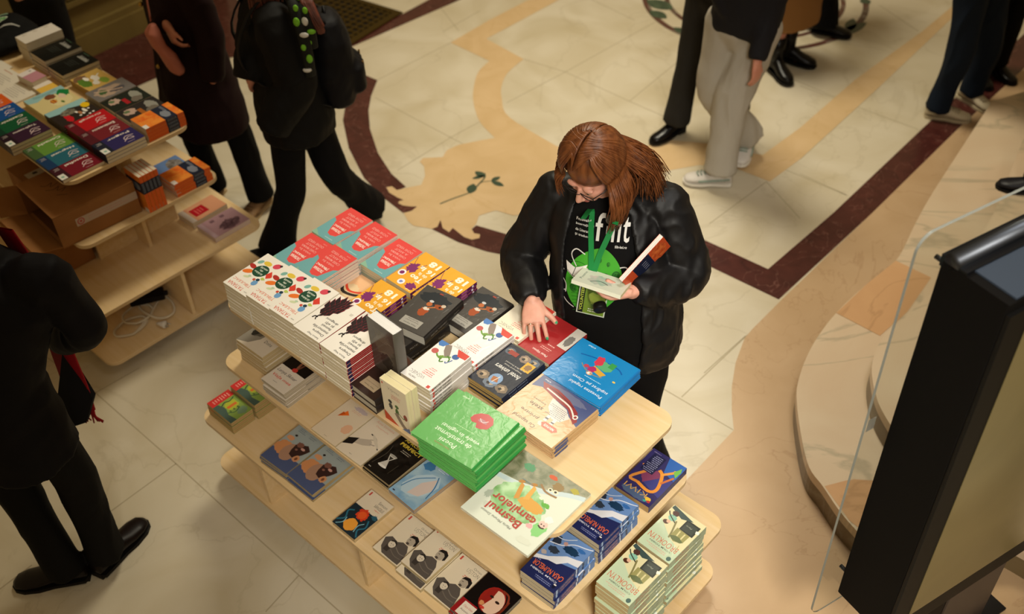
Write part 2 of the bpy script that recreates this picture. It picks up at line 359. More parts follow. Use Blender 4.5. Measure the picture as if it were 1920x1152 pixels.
# ---------------------------------------------------------------- books: covers are drawn in centimetres, x along the reading direction, y towards the top of the book
_TX = {}
def text_geo(s, bold=0, shear=0, space=1):
    key = (s, bold, shear, space)
    if key not in _TX:
        c = bpy.data.curves.new('lettering', 'FONT'); c.body = s; c.size = 1; c.offset = bold; c.shear = shear; c.resolution_u = 2; c.align_x = 'CENTER'; c.space_character = space
        o = bpy.data.objects.new('lettering', c); COL.objects.link(o); me = o.to_mesh()
        vs = [tuple(v.co) for v in me.vertices]; fs = [tuple(p.vertices) for p in me.polygons]; o.to_mesh_clear()
        bpy.data.objects.remove(o); bpy.data.curves.remove(c)
        if not vs: vs = [(0,0,0)]
        x0 = min(v[0] for v in vs); x1 = max(v[0] for v in vs); y0 = min(v[1] for v in vs); y1 = max(v[1] for v in vs)
        _TX[key] = ([((v[0]-(x0+x1)/2)/max(x1-x0,1e-4), (v[1]-(y0+y1)/2)/max(y1-y0,1e-4)) for v in vs], fs)
    return _TX[key]
def put_text(b, s, w, h, mat, T, bold=0, shear=0):
    vs, fs = text_geo(s, bold, shear)
    b.add([(x*w, y*h, 0) for x, y in vs], fs, mat, T=T)
def splat(cx, cy, rx, ry, seed, n=26, j=.35):
    r = random.Random(seed)
    return [(cx+rx*cos(2*pi*i/n)*(1-j*r.random()), cy+ry*sin(2*pi*i/n)*(1-j*r.random())) for i in range(n)]
def draw(b, ops, z, T0, rough=.4, kind='plain'):
    """rectangles, polygons, ellipses, text and lines printed on a cover"""
    dz = .00003; mm = lambda c: c if not isinstance(c, str) else M(c, rough)
    for k, o in enumerate(ops):
        zz = z+.00008+dz*k; q = o[0]
        if q == 'r': pts = [(o[1],o[2]),(o[3],o[2]),(o[3],o[4]),(o[1],o[4])]; c = o[5]
        elif q == 'p': pts = o[1]; c = o[2]
        elif q == 's': pts = splat(*o[1:6], *(o[7:] or ())); c = o[6]
        elif q == 'e':
            a = radians(o[6]) if len(o) > 6 else 0; c = o[5]
            pts = [(o[1]+o[3]*cos(t)*cos(a)-o[4]*sin(t)*sin(a), o[2]+o[3]*cos(t)*sin(a)+o[4]*sin(t)*cos(a)) for t in [2*pi*i/18 for i in range(18)]]
        elif q == 't':
            _, cx, cy, w, h, s, c = o[:7]; rot = radians(o[8]) if len(o) > 8 else 0
            put_text(b, s, w*.01, h*.01, mm(c), T0 @ Matrix.Translation((cx*.01, cy*.01, zz)) @ Matrix.Rotation(rot, 4, 'Z'), *(o[7] if len(o) > 7 and o[7] else ())); continue
        elif q == 'l':
            P = [Vector(p) for p in spline([Vector((p[0], p[1])) for p in o[1]], 4)]; w = o[2]/2; L = []; R = []
            for i, p in enumerate(P):
                d = (P[min(i+1,len(P)-1)]-P[max(i-1,0)]).normalized(); n = Vector((-d.y, d.x))*w; L.append(p+n); R.append(p-n)
            n = len(L); b.add([(v.x*.01, v.y*.01, zz) for v in L+R], [(n+i, n+i+1, i+1, i) for i in range(n-1)], mm(o[3]), T=T0); continue
        elif q == 'x':   # lines of small type
            _, x0, y0, x1, y1, n, c = o; r = random.Random(n*7+int(x0*3)); h = (y1-y0)/n
            for i in range(n):
                xx = x0+(x1-x0)*r.random()*.12; xe = x1-(x1-x0)*r.random()*.3; yy = y1-h*(i+.5)
                while xx < xe:
                    ww = .25+.5*r.random(); b.flat([(xx*.01,(yy-h*.2)*.01),(min(xx+ww,xe)*.01,(yy-h*.2)*.01),(min(xx+ww,xe)*.01,(yy+h*.2)*.01),(xx*.01,(yy+h*.2)*.01)], zz, mm(c), T=T0); xx += ww+.2
            continue
        b.flat([(p[0]*.01, p[1]*.01) for p in pts], zz, mm(c), T=T0)
KINDS = {}
class Kind:
    def __init__(s, name, desc, w, h, t, base, ops, spine=None, spine_ops=(), hard=False, page='#ddd2b4', page2='#c9bb98', rough=.38, wrap=False, sp_side=-1, obj='paperback_book', cat='book', cross=None, standing=False):
        s.name, s.desc, s.w, s.h, s.t, s.obj, s.cat = name, desc, w, h, t, obj, cat
        W_, H_, hw, hh = w, h, w/2*.01, h/2*.01; kd = 'wrap' if wrap else 'print'
        bm_ = base if not isinstance(base, str) else M(base, rough, kd); sm_ = M(spine, rough, kd) if spine else bm_
        T0 = Matrix.Translation((-hw, -hh, 0)); ct = .0026 if hard else .0007; oh = .003 if hard else 0
        b = MB(); sd = sp_side
        b.box(-hw, -hh, 0, hw, hh, ct, bm_); b.box(-hw, -hh, t-ct, hw, hh, t, bm_)
        if hard:
            pts = []
            for k in range(9):
                a = pi/2-pi*k/8; pts.append((sd*(hw-.001+.006*cos(a)), t/2+t/2*sin(a)))
            ring = [[Vector((x, y, z)) for x, z in pts] for y in (-hh, hh)]
            fs = [(i, i+1, 9+i+1, 9+i) for i in range(8)]
            if sd < 0: fs = [f[::-1] for f in fs]
            b.add(ring[0]+ring[1], [f[::-1] for f in fs], sm_, True)
        else:
            x0, x1 = (sd*hw, sd*(hw-ct)) if sd < 0 else (sd*(hw-ct), sd*hw)
            b.box(x0, -hh, ct, x1, hh, t-ct, sm_)
        draw(b, ops, t, T0, rough if not wrap else .2)
        if spine_ops:   # spine drawn in centimetres: x along the book from its top, y across the thickness
            TS = Matrix.Translation((sd*(hw+(.0055 if hard else 0)+.0001), hh, 0)) @ Matrix(((0,0,sd,0),(-1,0,0,0),(0,1,0,0),(0,0,0,1)))
            if sd > 0: TS = Matrix.Translation((sd*(hw+.0001), hh, t)) @ Matrix(((0,0,1,0),(-1,0,0,0),(0,-1,0,0),(0,0,0,1)))
            draw(b, spine_ops, 0, TS, .35)
        s.cover = b.mesh('cover')
        p = MB(); pm = M(page, .75, 'paper', c2=page2)
        xa, xb = (-hw+.0008, hw-oh-.0004) if sd < 0 else (-hw+oh+.0004, hw-.0008)
        p.box(xa, -hh+oh+.0004, ct, xb, hh-oh-.0004, t-ct, pm)
        s.pages = p.mesh('pages'); KINDS[name] = s
    def place(s, loc, rz, label, group=None, M4=None):
        r = bpy.data.objects.new(s.obj, None); COL.objects.link(r); r.empty_display_size = .05
        if M4 is not None: r.matrix_world = M4
        else: r.location = loc; r.rotation_euler = (0, 0, rz)
        tag(r, label, s.cat, group)
        for nm, me in (('cover', s.cover), ('page_block', s.pages)):
            o = bpy.data.objects.new(nm, me); COL.objects.link(o); o.parent = r
        return r
ORD = ['topmost', 'second from top', 'third from top', 'fourth from top', 'fifth from top', 'sixth from top', 'seventh from top', 'eighth from top', 'ninth from top', 'tenth from top',
       'eleventh from top', 'twelfth from top', 'thirteenth from top', 'fourteenth from top', 'fifteenth from top', 'sixteenth from top']
ORI = {'B': pi, 'F': 0, 'L': pi/2, 'R': -pi/2}
def stack(tab, kind, u, v, zb, zt, place, ori='B', yaw=0, jit=.0025, top=None, seed=None, group=None, lean=(0, 0), desc=None):
    """a pile of one title: zb is the shelf it stands on, zt the height of its top cover"""
    K = KINDS[kind]; n = max(1, round((zt-zb)/K.t)); r = random.Random(seed if seed is not None else kind+str(u)); a = TAB[tab][2]
    for i in range(n):
        k = n-1-i; dz = zb+i*(K.t+.0003)
        ju, jv, jy = (0, 0, 0) if k == 0 else (r.uniform(-jit, jit)*1.6, r.uniform(-jit, jit)*2, r.uniform(-1, 1)*jit*5)
        p = tw(tab, u+ju-lean[0]*k, v+jv-lean[1]*k); p.z = dz+.0005
        d = desc or K.desc
        lab = '%s, %s %s' % (d, (ORD[k]+' in' if k < n-1 or n < 4 else 'bottom of') if n > 1 else '', place) if n > 1 else '%s, %s' % (d, place)
        K.place(p, a+ORI[ori]+radians(yaw)+jy, ' '.join(lab.split()), group or (K.desc+' copies' if n > 1 else None))
    return zb+n*(K.t+.0002)

X = '#'
# --- covers
Kind('flower', 'white paperback with vegetable wreath', 13.4, 21.0, .0165, '#f1ece2', [
    ('t', 8.3, 19.2, 8.2, 1.7, 'TATIANA', '#cf4a30', (.0,)), ('t', 7.8, 16.6, 9.2, 1.9, 'ȚÎBULEAC', '#da5f30', (.0,)),
    ('e', 9.2, 13.6, 1.3, .6, '#cfd8b0', 20), ('p', [(3.0,14.0),(5.4,13.0),(4.9,14.4)], '#7f9c50'),
    ('e', 11.2, 11.2, 2.2, 1.15, '#e8782d', 30), ('e', 11.9, 8.2, 1.9, 1.0, '#b03028', -15), ('e', 7.3, 8.4, 3.2, 3.2, '#1f4a35'),
    ('t', 7.3, 9.6, 4.2, .95, 'Grădina', '#e9efe0', (.01,)), ('t', 7.3, 8.2, 1.6, .9, 'de', '#e9efe0', (.01,)), ('t', 7.3, 6.8, 3.6, .95, 'sticlă', '#e9efe0', (.01,)),
    ('e', 8.4, 4.0, 1.9, 1.1, '#e3c347'), ('e', 4.4, 3.0, 1.7, 1.4, '#d8495c', 40), ('e', 3.3, 1.9, .6, .6, '#35292a'), ('p', [(.9,8.4),(3.6,6.0),(4.2,8.4),(2.6,10.2)], '#d8402f'),
    ('e', 11.4, 4.9, 1.3, .9, '#7fb3a8', 60), ('e', 3.9, 14.2, 1.2, 1.4, '#6fa0cf'), ('e', 4.2, 12.3, .8, .7, '#1d3a4c'), ('e', 5.6, 12.9, .6, .6, '#c94a3a'),
    ('s', 3.2, 10.9, 1.1, .8, 5, '#b9c860'), ('s', 8.4, 12.6, .9, .6, 6, '#b9d0b0'), ('t', 2.4, 19.6, 1.6, .5, 'cartier', '#8a8a80')],
    spine='#ece6d8', page='#ece2c8', page2='#d8ccac')
dr = [('t', 4.6, 19.8, 5.6, .95, 'Raluca Nagy', '#3a3a38', (.005,)), ('t', 4.2, 17.8, 5.4, 1.4, 'Despre', '#2b2b2b', (.01,)), ('t', 5.0, 16.2, 7.4, 1.2, 'memoriile', '#2b2b2b', (.01,)),
      ('t', 4.0, 14.4, 4.6, 1.1, 'femeii', '#2b2b2b', (.01,)), ('t', 4.0, 12.7, 4.2, 1.3, 'și alți', '#2b2b2b', (.01,)), ('t', 4.6, 11.0, 5.8, 1.3, 'dragoni', '#2b2b2b', (.01,)),
      ('l', [(11.8,14.0),(11.4,12.8),(10.4,12.9),(10.7,12.4),(10.3,11.0),(10.0,9.4)], .55, '#1d1416'), ('l', [(10.0,14.1),(10.6,13.3),(10.6,12.4)], .4, '#1d1416')]
for r_ in range(5):
    for j_ in range(-2, 3):
        cx_ = 9.9-r_*.42+j_*(1.5-.12*r_); cy_ = 9.8-r_*1.85-abs(j_)*.7; l_ = 4.8-abs(j_)*.3; w_ = 1.02
        if (r_ > 3 and abs(j_) > 1) or (r_ == 0 and abs(j_) > 1): continue
        for ww, cc in ((w_*1.1, '#a3283c'), (w_, '#241519')):
            ax, ay = .30*j_-.1, -1.0; q_ = (ax*ax+ay*ay)**.5; ax, ay = ax/q_, ay/q_; nx, ny = -ay, ax; e_ = .62 if cc[1] == 'a' else .54
            dr.append(('p', [(cx_-ax*l_*.5, cy_-ay*l_*.5), (cx_+nx*ww-ax*.3, cy_+ny*ww-ay*.3), (cx_+ax*l_*e_, cy_+ay*l_*e_), (cx_-nx*ww-ax*.3, cy_-ny*ww-ay*.3)], cc))
dr += [('x', 1.2, 4.2, 2.8, 5.4, 3, '#b9b2a6')]
Kind('dragon', 'white paperback with black scaly fruit', 13.4, 21.0, .0165, '#f1ece2', dr, spine='#a01b20',
    spine_ops=[('t', 6.5, .82, 9, .55, 'Despre memoriile femeii și alți dragoni', '#d8b9a8'), ('r', .2, .2, 1.8, 1.4, '#2a2f52'), ('t', 16, .82, 4, .5, 'Raluca Nagy', '#d8b9a8')], page='#ece2c8', page2='#d8ccac')
Kind('redteal', 'red and teal paperback with tongue shape', 13.2, 20.2, .0135, '#6fa9ae', [
    ('p', [(0,0),(13.2,0),(13.2,8.2),(11.2,9.2),(9.8,12.4),(7.8,16.6),(5.8,17.2),(3.4,16.4),(2.4,13.0),(1.6,10.4),(0,9.2)], '#e2504c'),
    ('p', [(9.3,19.9),(13.2,17.5),(13.2,20.2),(9.3,20.2)], '#8fb9a0'),
    ('t', 6.2, 13.6, 5.2, 1.5, 'TATIANA', '#f6e6dc', (.03,)), ('t', 6.4, 11.5, 6.6, 1.6, 'ȚÎBULEAC', '#f6e6dc', (.03,)),
    ('t', 6.2, 9.0, 6.4, 1.2, 'VARA ÎN', '#ec9a94', (.02,)), ('t', 6.2, 7.1, 8.2, 1.2, 'CARE MAMA', '#ec9a94', (.02,)), ('t', 6.4, 5.2, 6.6, 1.2, 'A AVUT', '#ec9a94', (.02,)), ('t', 6.4, 3.3, 8.6, 1.2, 'OCHII VERZI', '#ec9a94', (.02,)),
    ('t', 3, 1.6, 2, .35, 'roman', '#f0b0a8'), ('x', 2.4, 18.4, 8, 19.2, 1, '#bcd6d2')], spine='#e9d9cc', spine_ops=[('t', 8, .66, 8, .5, 'TATIANA ȚÎBULEAC', '#c94a45')], page='#ddd3ba', wrap=True)
Kind('peach', 'peach illustrated book with black arcs', 12.4, 21, .014, '#e9b98c', [('s', 9, 12, 5, 7, 3, '#e3c9a0', 40, .1), ('l', [(1,3),(4,9),(10,11),(13,9)], 1.3, '#2c221c'), ('l', [(.5,1),(4,7),(9,9.3),(13,7)], 1.0, '#d8452c'),
    ('s', 9, 17, 2.4, 1.8, 8, '#b9b04f'), ('x', 4, 13, 8, 15, 3, '#5a4636'), ('e', 3, 17, 1.6, 1.2, '#d9653c')])
ye = [('t', 4.6, 13.2, 6.0, 2.6, 'Teo', '#fff6e0', (.03,)), ('t', 4.0, 10.5, 4.2, 1.7, 'de la', '#fff6e0', (.01,)), ('t', 4.6, 7.6, 7.4, 2.4, '16 la', '#fff6e0', (.03,)), ('t', 4.4, 3.6, 5.0, 3.2, '18', '#fff6e0', (.04,)),
      ('s', 10.2, 9.6, 3.0, 3.6, 11, '#7d2467', 30, .5), ('e', 11.2, 14.0, 1.6, 1.7, '#f5f0f5'), ('e', 11.2, 14.0, 1.0, 1.0, '#7d2467'), ('s', 2.9, 17.6, 2.7, 2.6, 12, '#7d2467', 28, .5), ('e', 7.6, 17.8, 1.5, 1.5, '#f5f0f5'), ('s', 7.6, 17.8, .9, .8, 13, '#7f8cc8'),
      ('x', 1.0, 19.0, 4, 19.8, 1, '#fff0c0'), ('l', [(8,7.5),(6.9,5.2)], .25, '#7d2467'), ('l', [(11.6,7),(13,4)], .2, '#7d2467')]
Kind('yellow', 'yellow paperback with purple splashes', 13.2, 20.2, .0155, '#eaa92c', ye, spine='#5c1d55', spine_ops=[('t', 6, .78, 7, .7, 'Teo de la 16 la 18', '#e8b9cf', (.02,)), ('e', 18, .78, .5, .5, '#e9dff0'), ('r', 12, .3, 15, 1.2, '#a8568f')], rough=.45)
fig = [('s', 8.2, 12.2, 2.0, 2.6, 21, '#a5502c', 20, .25), ('s', 8.0, 10.4, 1.5, 1.0, 22, '#d8cfc0', 20, .3), ('e', 8.5, 8.0, 1.1, 1.1, '#b8693c'), ('s', 4.6, 7.6, 2.4, 1.3, 23, '#9a4f2a', 20, .3), ('e', 3.4, 6.4, .9, .8, '#cbb9a4'), ('e', 4.2, 7.6, .5, .5, '#2a211e'), ('e', 8.6, 6.4, .9, .6, '#c4c6c8'), ('l', [(8,10),(5.6,8.4)], .5, '#c9743f')]
Kind('dark', 'dark grey hardcover with clown figures', 15.5, 22.5, .043, '#3b3632', [('s', 8, 5, 7, 4, 24, '#2c3034', 30, .3)]+fig+[('r', 4.2, 16.8, 12.2, 20.6, '#a39f96'), ('t', 8.2, 19.6, 5.4, .85, 'Matei Vișniec', '#37332f'), ('t', 8.2, 18.4, 5.6, .5, 'Procesul comunismului', '#4a4540'), ('t', 8.2, 17.5, 4.6, .6, 'Teatru documentar', '#4a4540'), ('r', 7.0, 1.3, 8.6, 1.9, '#a4473a')],
    spine='#1f1c1b', spine_ops=[('t', 8, 2.15, 9, .9, 'MATEI VIȘNIEC', '#8f887f'), ('t', 18, 2.15, 3, .6, 'Teatru', '#8f887f')], hard=True, page='#d4d0c6', page2='#bcb7aa', wrap=True, obj='hardcover_book')
Kind('dark2', 'dark brown shrink-wrapped hardcover with pale label', 11.8, 21.5, .034, '#33251f', [('s', 7, 4, 6, 4, 25, '#4a2a1c', 30, .3), ('s', 5, 9.5, 2.2, 1.6, 26, '#8a4a26', 20, .3), ('s', 4.2, 6.5, 1.6, 1.2, 27, '#6f3a20'), ('p', [(6,7.5),(7.2,8.3),(6.2,10)], '#b5a892'), ('r', 2.8, 15.0, 10.0, 19.2, '#ab987a'), ('t', 6.4, 18.0, 4.8, .8, 'Matei Vișniec', '#4a4030'), ('t', 6.4, 16.6, 6.0, .5, 'Procesul comunismului prin teatru', '#5a5040')],
    spine='#2c2624', hard=True, page='#c9c2b2', page2='#a8a08e', wrap=True, obj='hardcover_book')
vt = [('t', 9.2, 18.6, 3.0, .7, 'MATEI', '#3a3a3a', (0,)), ('t', 8.6, 16.6, 6.4, 2.0, 'VIȘNIEC', '#2e2e2e', (-.02,)), ('x', 3.6, 13.3, 8.2, 15.6, 3, '#dd6a62'), ('x', 4.2, 11.6, 7.4, 13.0, 2, '#e58a80'), ('r', 1.0, 18.4, 2.2, 19.6, '#cf5148'),
      ('p', [(10.6,.6),(9.0,3.6),(7.0,5.6),(5.4,4.8),(7.4,1.4),(8.4,0)], '#8d8077'), ('p', [(13.2,0),(9.6,0),(10.6,2.2),(12.2,2.6),(13.2,1.6)], '#4f7fc0'), ('s', 7.8, 6.4, 1.1, 1.2, 32, '#7fa04a', 20, .4), ('l', [(10.6,5.4),(8.6,6.8),(6.6,5.6),(5.0,4.4)], .6, '#6f9a44'), ('l', [(7.6,6.6),(6.8,8.2),(5.8,7.4)], .5, '#55803a'), ('l', [(6.4,4.6),(4.8,5.4),(4.4,6.6)], .5, '#55803a'), ('e', 3.8, 3.4, 1.3, 1.2, '#41629e'), ('p', [(.3,2.6),(.3,.2),(5.6,0),(3.6,2.8)], '#cf4335'), ('l', [(3.6,5.2),(4.6,7.6),(5.2,7.0)], .35, '#41629e')]
Kind('frog', 'white wrapped paperback with frog drawing', 13.2, 20.0, .0155, '#eeeae6', vt+[('e', 11.4, 5.3, 1.3, 1.2, '#c2615e')], spine='#d9d3cc', spine_ops=[('t', 6, .78, 8, .8, 'MATEI VIȘNIEC', '#2a2a2a', (.03,)), ('r', 1.0, .2, 1.9, 1.3, '#cf5148')], page='#e0d6c0', wrap=True)
Kind('frog2', 'cream paperback with red-lettered cover', 13.2, 20.0, .0175, '#e9dfc8', vt, page='#e6dcc0', page2='#d8cca8')
ho = []
for q_ in [(2.5,2.5,2.2,'#5a6675'),(6.2,3.0,2.4,'#8a7668'),(3.0,18.4,2.5,'#7a6a58'),(8.0,18.6,2.9,'#6a7482'),(12.4,17.2,2.6,'#80705e'),(12.6,3.2,2.2,'#56606e')]: ho += [('s', q_[0], q_[1], q_[2], q_[2]*.85, int(q_[0]*10), q_[3], 24, .2), ('s', q_[0], q_[1]-.2, q_[2]*.55, q_[2]*.5, int(q_[0]*10)+1, '#b09a80', 16, .4), ('s', q_[0]+.5, q_[1]+.3, q_[2]*.3, q_[2]*.3, int(q_[0]*10)+2, '#2e2a2a')]
Kind('hotel', 'dark blue photo-collage paperback', 15.4, 21.5, .0145, '#232734', ho+[('e', 7.6, 16.2, 2.4, 2.6, '#7f9cc0'), ('p', [(6,17.2),(7.2,15.2),(9.2,15.6),(8.6,17.8)], '#a5673c'), ('l', [(7.0,14.4),(7.8,18.0)], .25, '#e6ddd0'), ('r', .9, 3.4, 4.6, 7.6, '#d8a534'), ('s', 2.7, 5.5, 1.5, 1.7, 44, '#8a6b4a'), ('r', 9.2, 2.4, 13.0, 4.4, '#96392e'),
    ('t', 7.0, 11.2, 10.8, 2.1, 'hotel univers', '#e9e6e0', (.01, .3)), ('t', 6.4, 8.9, 7.6, .8, 'Imaginarul local', '#d8d4cc'), ('t', 6.4, 7.7, 8.6, .8, 'cu și fără Domnul', '#d8d4cc')], spine='#262c40', spine_ops=[('t', 8, .72, 9, .6, 'hotel univers', '#9fb0c8')], page='#c9a96c', page2='#8f7242')
Kind('gold', 'olive gold book with old engraving', 13.4, 21, .022, M('#7d6632', .5, 'mottle', c2='#3f331c', s=60, fac=(.42, .58)), [('l', [(2,16),(6,12),(9,14),(12,10)], .3, '#3a2e18'), ('l', [(1,9),(5,6),(10,8),(12.6,5)], .25, '#3a2e18'), ('s', 8, 14, 3, 2, 51, M('#6a5528', .5, 'mottle', c2='#2e2412', s=90)), ('x', 3, 3, 13, 5, 3, '#b59a5c')], page='#a8905c')
Kind('redbook', 'red paperback with grey photograph corner', 14.6, 20, .0185, '#a5282a', [('t', 6.4, 17.6, 6.6, 1.3, 'Matei Vișniec', '#f0d8d0', (.01,)), ('x', 3.6, 14.2, 9.6, 15.8, 2, '#e0a8a0'), ('x', 3.6, 12.2, 8.2, 13.4, 1, '#e0a8a0'), ('p', [(0,11.4),(4.2,11.4),(4.2,0),(0,0)], '#cfc9c0'), ('s', 2.2, 7, 1.7, 3.4, 53, '#7d7974', 22, .3)], spine='#8c1f22')
Kind('clown', 'bright blue picture book with colourful clown', 24.3, 22.2, .0115, '#1b86c6', [('t', 8.6, 18.6, 13.4, 1.7, 'Povestea regelui', '#eef4f8', (.0, .1)), ('t', 8.6, 16.1, 14.4, 1.8, 'supărat pe Clovn', '#eef4f8', (.0, .1)), ('x', 5, 13.5, 13, 14.3, 1, '#a8d4ee'), ('t', 19, 1.6, 3, .7, 'arthur', '#d8ecf8', (.02,)),
    ('l', [(20,6.5),(14,5),(6,4.6),(3,6)], .5, '#1a5fa8'), ('s', 9.6, 6.6, 3.4, 2.3, 61, '#5fae7a', 24, .2), ('s', 12.6, 5.6, 2.0, 2.8, 62, '#d03f52', 22, .35), ('p', [(7,9.6),(12.6,8.2),(13.4,10.2),(8.2,11.4)], '#d9a63e'), ('s', 12.4, 10.2, 2.0, 1.6, 63, '#b03468', 20, .4), ('e', 14.8, 10.0, 1.0, .8, '#b8465a'), ('e', 12, 12.2, 1.2, .9, '#dcae8c'), ('l', [(17,9.8),(14,11.6),(10.6,12.2),(7.4,11.4)], .35, '#8f8a78'), ('e', 12.3, 12.3, .5, .5, '#f2efe6'), ('r', 6.6, 3.6, 8.8, 6.2, '#3f9a52'), ('e', 3.0, 10.5, .6, .4, '#e6c05a')],
    hard=True, spine='#1a6fb0', page='#c9ccd4', page2='#8f98a8', wrap=True, obj='picture_book')
Kind('ship', 'beige picture book with red ship', 24.3, 22.2, .0125, '#cda77c', [('p', [(0,0),(23.4,0),(23.4,6.2),(20,4.6),(14,5.6),(6,8.2),(0,10.6)], '#4a5580'), ('s', 11, 2.4, 9, 1.9, 70, '#6a6f8c', 30, .2), ('p', [(21.4,2.4),(19.4,4.6),(14,5.8),(7,6.6),(1.6,10.4),(1.2,8.8),(3.6,5.6),(9,3.2),(15,2.0)], '#8f2a2c'), ('p', [(14,5.9),(7.2,6.9),(3.8,9.4),(5.4,12.6),(8.2,13.2),(10,12.0),(12.6,9.8)], '#d9cfc6'), ('x', 4.8, 7.6, 12.8, 12.4, 7, '#77707a'), ('l', [(18.4,3.9),(13,4.5),(7,5.4),(2.8,8.4)], .55, '#e6dcd2'), ('l', [(18,3.0),(12,3.6),(6,4.8)], .3, '#5a1a1c'), ('e', 2.9, 7.6, .9, 1.0, '#e8e2d8'), ('e', 2.9, 7.6, .5, .55, '#8f2a2c'),
    ('r', 8.9, 12.4, 10.1, 15.2, '#ead9cc'), ('r', 6.2, 12.8, 7.4, 15.4, '#ead9cc'), ('r', 8.9, 13.6, 10.1, 14.3, '#3f3a4a'), ('r', 6.2, 14.0, 7.4, 14.6, '#3f3a4a'), ('s', 9.6, 16.8, 1.2, 1.2, 71, '#d8c9b8'), ('p', [(3.0,16.2),(4.2,15.2),(8.6,15.2),(9.8,16.2),(8.6,17.6),(4.2,17.6)], '#df4a2a'), ('t', 6.4, 16.4, 4.0, .9, 'NOUTATE', '#f6e6dc', (.02,)),
    ('t', 14.6, 19.2, 9.2, 1.9, 'Cu vaporul', '#3a332e', (0, .1)), ('t', 15.2, 15.8, 7.4, 1.5, 'printre', '#3a332e', (0, .1)), ('t', 15.8, 12.2, 5.4, 1.5, 'stele', '#3a332e', (0, .1)), ('x', 13, 9.4, 20, 10.2, 1, '#7a6a58'), ('t', 20.4, 1.4, 2.6, .6, 'arthur', '#e8ecf4', (.02,))],
    hard=True, spine='#b59468', spine_ops=[('r', 1, .1, 7, 1.1, '#4a5580')], page='#c2a681', page2='#9a7c54', wrap=True, obj='picture_book')
Kind('heart', 'bright green picture book with red heart', 24.6, 23.2, .0125, '#60aa58', [('t', 12.6, 19.6, 6.6, 1.7, 'Poezii', '#e9f5e0', (.0, .1)), ('t', 12.6, 17.0, 14.2, 1.8, 'de transformat', '#e9f5e0', (.0, .1)), ('t', 11.6, 14.3, 14.8, 1.8, 'visele în oglinzi', '#e9f5e0', (.0, .1)), ('x', 8, 11.7, 16, 12.4, 1, '#b0dca0'), ('t', 13.4, 21.3, 6, .6, 'MARIUS IORDACHE', '#a56a4c'),
    ('p', [(8.0,9.4),(6.0,8.2),(5.6,5.6),(7.0,3.6),(9.6,3.0),(11.8,4.0),(13.2,5.6),(13.4,7.4),(12.0,8.4),(10.4,8.0),(9.6,9.6)], '#b5383a'), ('s', 9.2, 6.4, 2.0, 1.1, 77, '#a8707a', 22, .5), ('l', [(7.6,5.4),(9,6.8),(10.6,5.8)], .2, '#e8d0d0'), ('t', 20.0, 1.6, 2.8, .7, 'arthur', '#d8f0cc', (.02,))],
    hard=True, spine='#2f8a3f', page='#3f9a4a', page2='#277233', wrap=True, obj='picture_book')
ba = [('p', [(0,0),(27,0),(27,11.6),(20,10.6),(12,8.0),(5,4.2),(0,2.4)], M('#8f8c72', .35, 'mottle', c2='#5f6648', s=30, wr=1)), ('l', [(27,12.6),(20,11.6),(12,9.0),(5,5.0),(0,3.0)], 1.7, '#b9c8c9'), ('s', 15, 17, 10, 7.5, 81, M('#5f9a4c', .35, 'mottle', c2='#a9c99a', s=22, wr=1), 40, .15),
      ('s', 21, 4.2, 2.6, 1.7, 82, '#4f8a62'), ('s', 12.6, 2.6, 1.8, 1.0, 83, '#c0542c'), ('s', 9.2, 4.6, 2.2, 2.0, 84, '#8a7248'), ('e', 8.6, 6.6, 1.0, .8, '#ddd5b8'), ('e', 8.6, 6.6, .45, .4, '#2c2620'), ('e', 10.4, 6.9, .8, .7, '#ddd5b8'), ('e', 10.4, 6.9, .4, .35, '#2c2620'), ('s', 4.2, 2.6, 1.8, 1.2, 85, '#a39a3a'), ('l', [(14,7),(11,8.4),(7,8.0)], .7, '#8f6f48'),
      ('s', 11.2, 15.2, 5.2, 2.4, 86, '#c9963f', 30, .2), ('p', [(15.6,15.6),(17.6,10.6),(19.0,10.2),(18.6,12),(17,16.6)], '#c08a38'), ('p', [(13,14),(13.8,9.4),(15.2,8.8),(15,11),(14.6,15)], '#cf9f4a'), ('e', 19.2, 10.0, 1.1, .6, '#a8742c', 30), ('e', 15.4, 8.6, 1.1, .6, '#a8742c', 30), ('l', [(8,17.6),(7,20)], .6, '#a8742c'), ('l', [(13,17),(13.4,19.2)], .6, '#a8742c'), ('s', 7.6, 12.4, 1.8, 1.0, 87, '#5aa238'), ('s', 10.4, 11.2, 1.0, .5, 88, '#e0e6c8'),
      ('s', 3.6, 20.2, 2.4, 3.4, 89, '#7fbf72', 26, .25), ('e', 3.6, 18.2, 1.5, 1.3, '#ddb6aa'), ('s', 3.4, 15.8, 1.7, 1.5, 90, '#e8dcd4'), ('l', [(2.6,19.2),(3.6,19.6),(4.8,19.2)], .5, '#3a2a20'), ('e', 3.2, 18.4, .25, .25, '#2a2018'), ('e', 4.2, 18.4, .25, .25, '#2a2018'), ('s', 6.6, 21.2, 1.4, 1.0, 91, '#d9a0a0'),
      ('t', 16, 25.6, 12, .9, 'Maria Miruna Simion', '#6a6a60', (0, .2)), ('s', 21.5, 23.4, 1.6, 1.6, 92, '#bfc4b4'), ('s', 4.5, 26.2, 3, 1.4, 93, '#c9cdbc'), ('s', 24, 20, 1.4, 2.0, 94, '#a8b0a0'), ('x', 15, 8.6, 20, 9.4, 1, '#6f7f80'), ('t', 15.2, 23.2, 13, 3.0, 'Basmul', '#a5352a', (.02,)), ('t', 14.4, 19.4, 16.5, 3.0, 'camilelor', '#a5352a', (.02,))]
Kind('camel', 'large white and green picture book with camels', 27, 29.4, .0105, '#cdd2c2', ba, page='#d8d2c0', obj='picture_book')
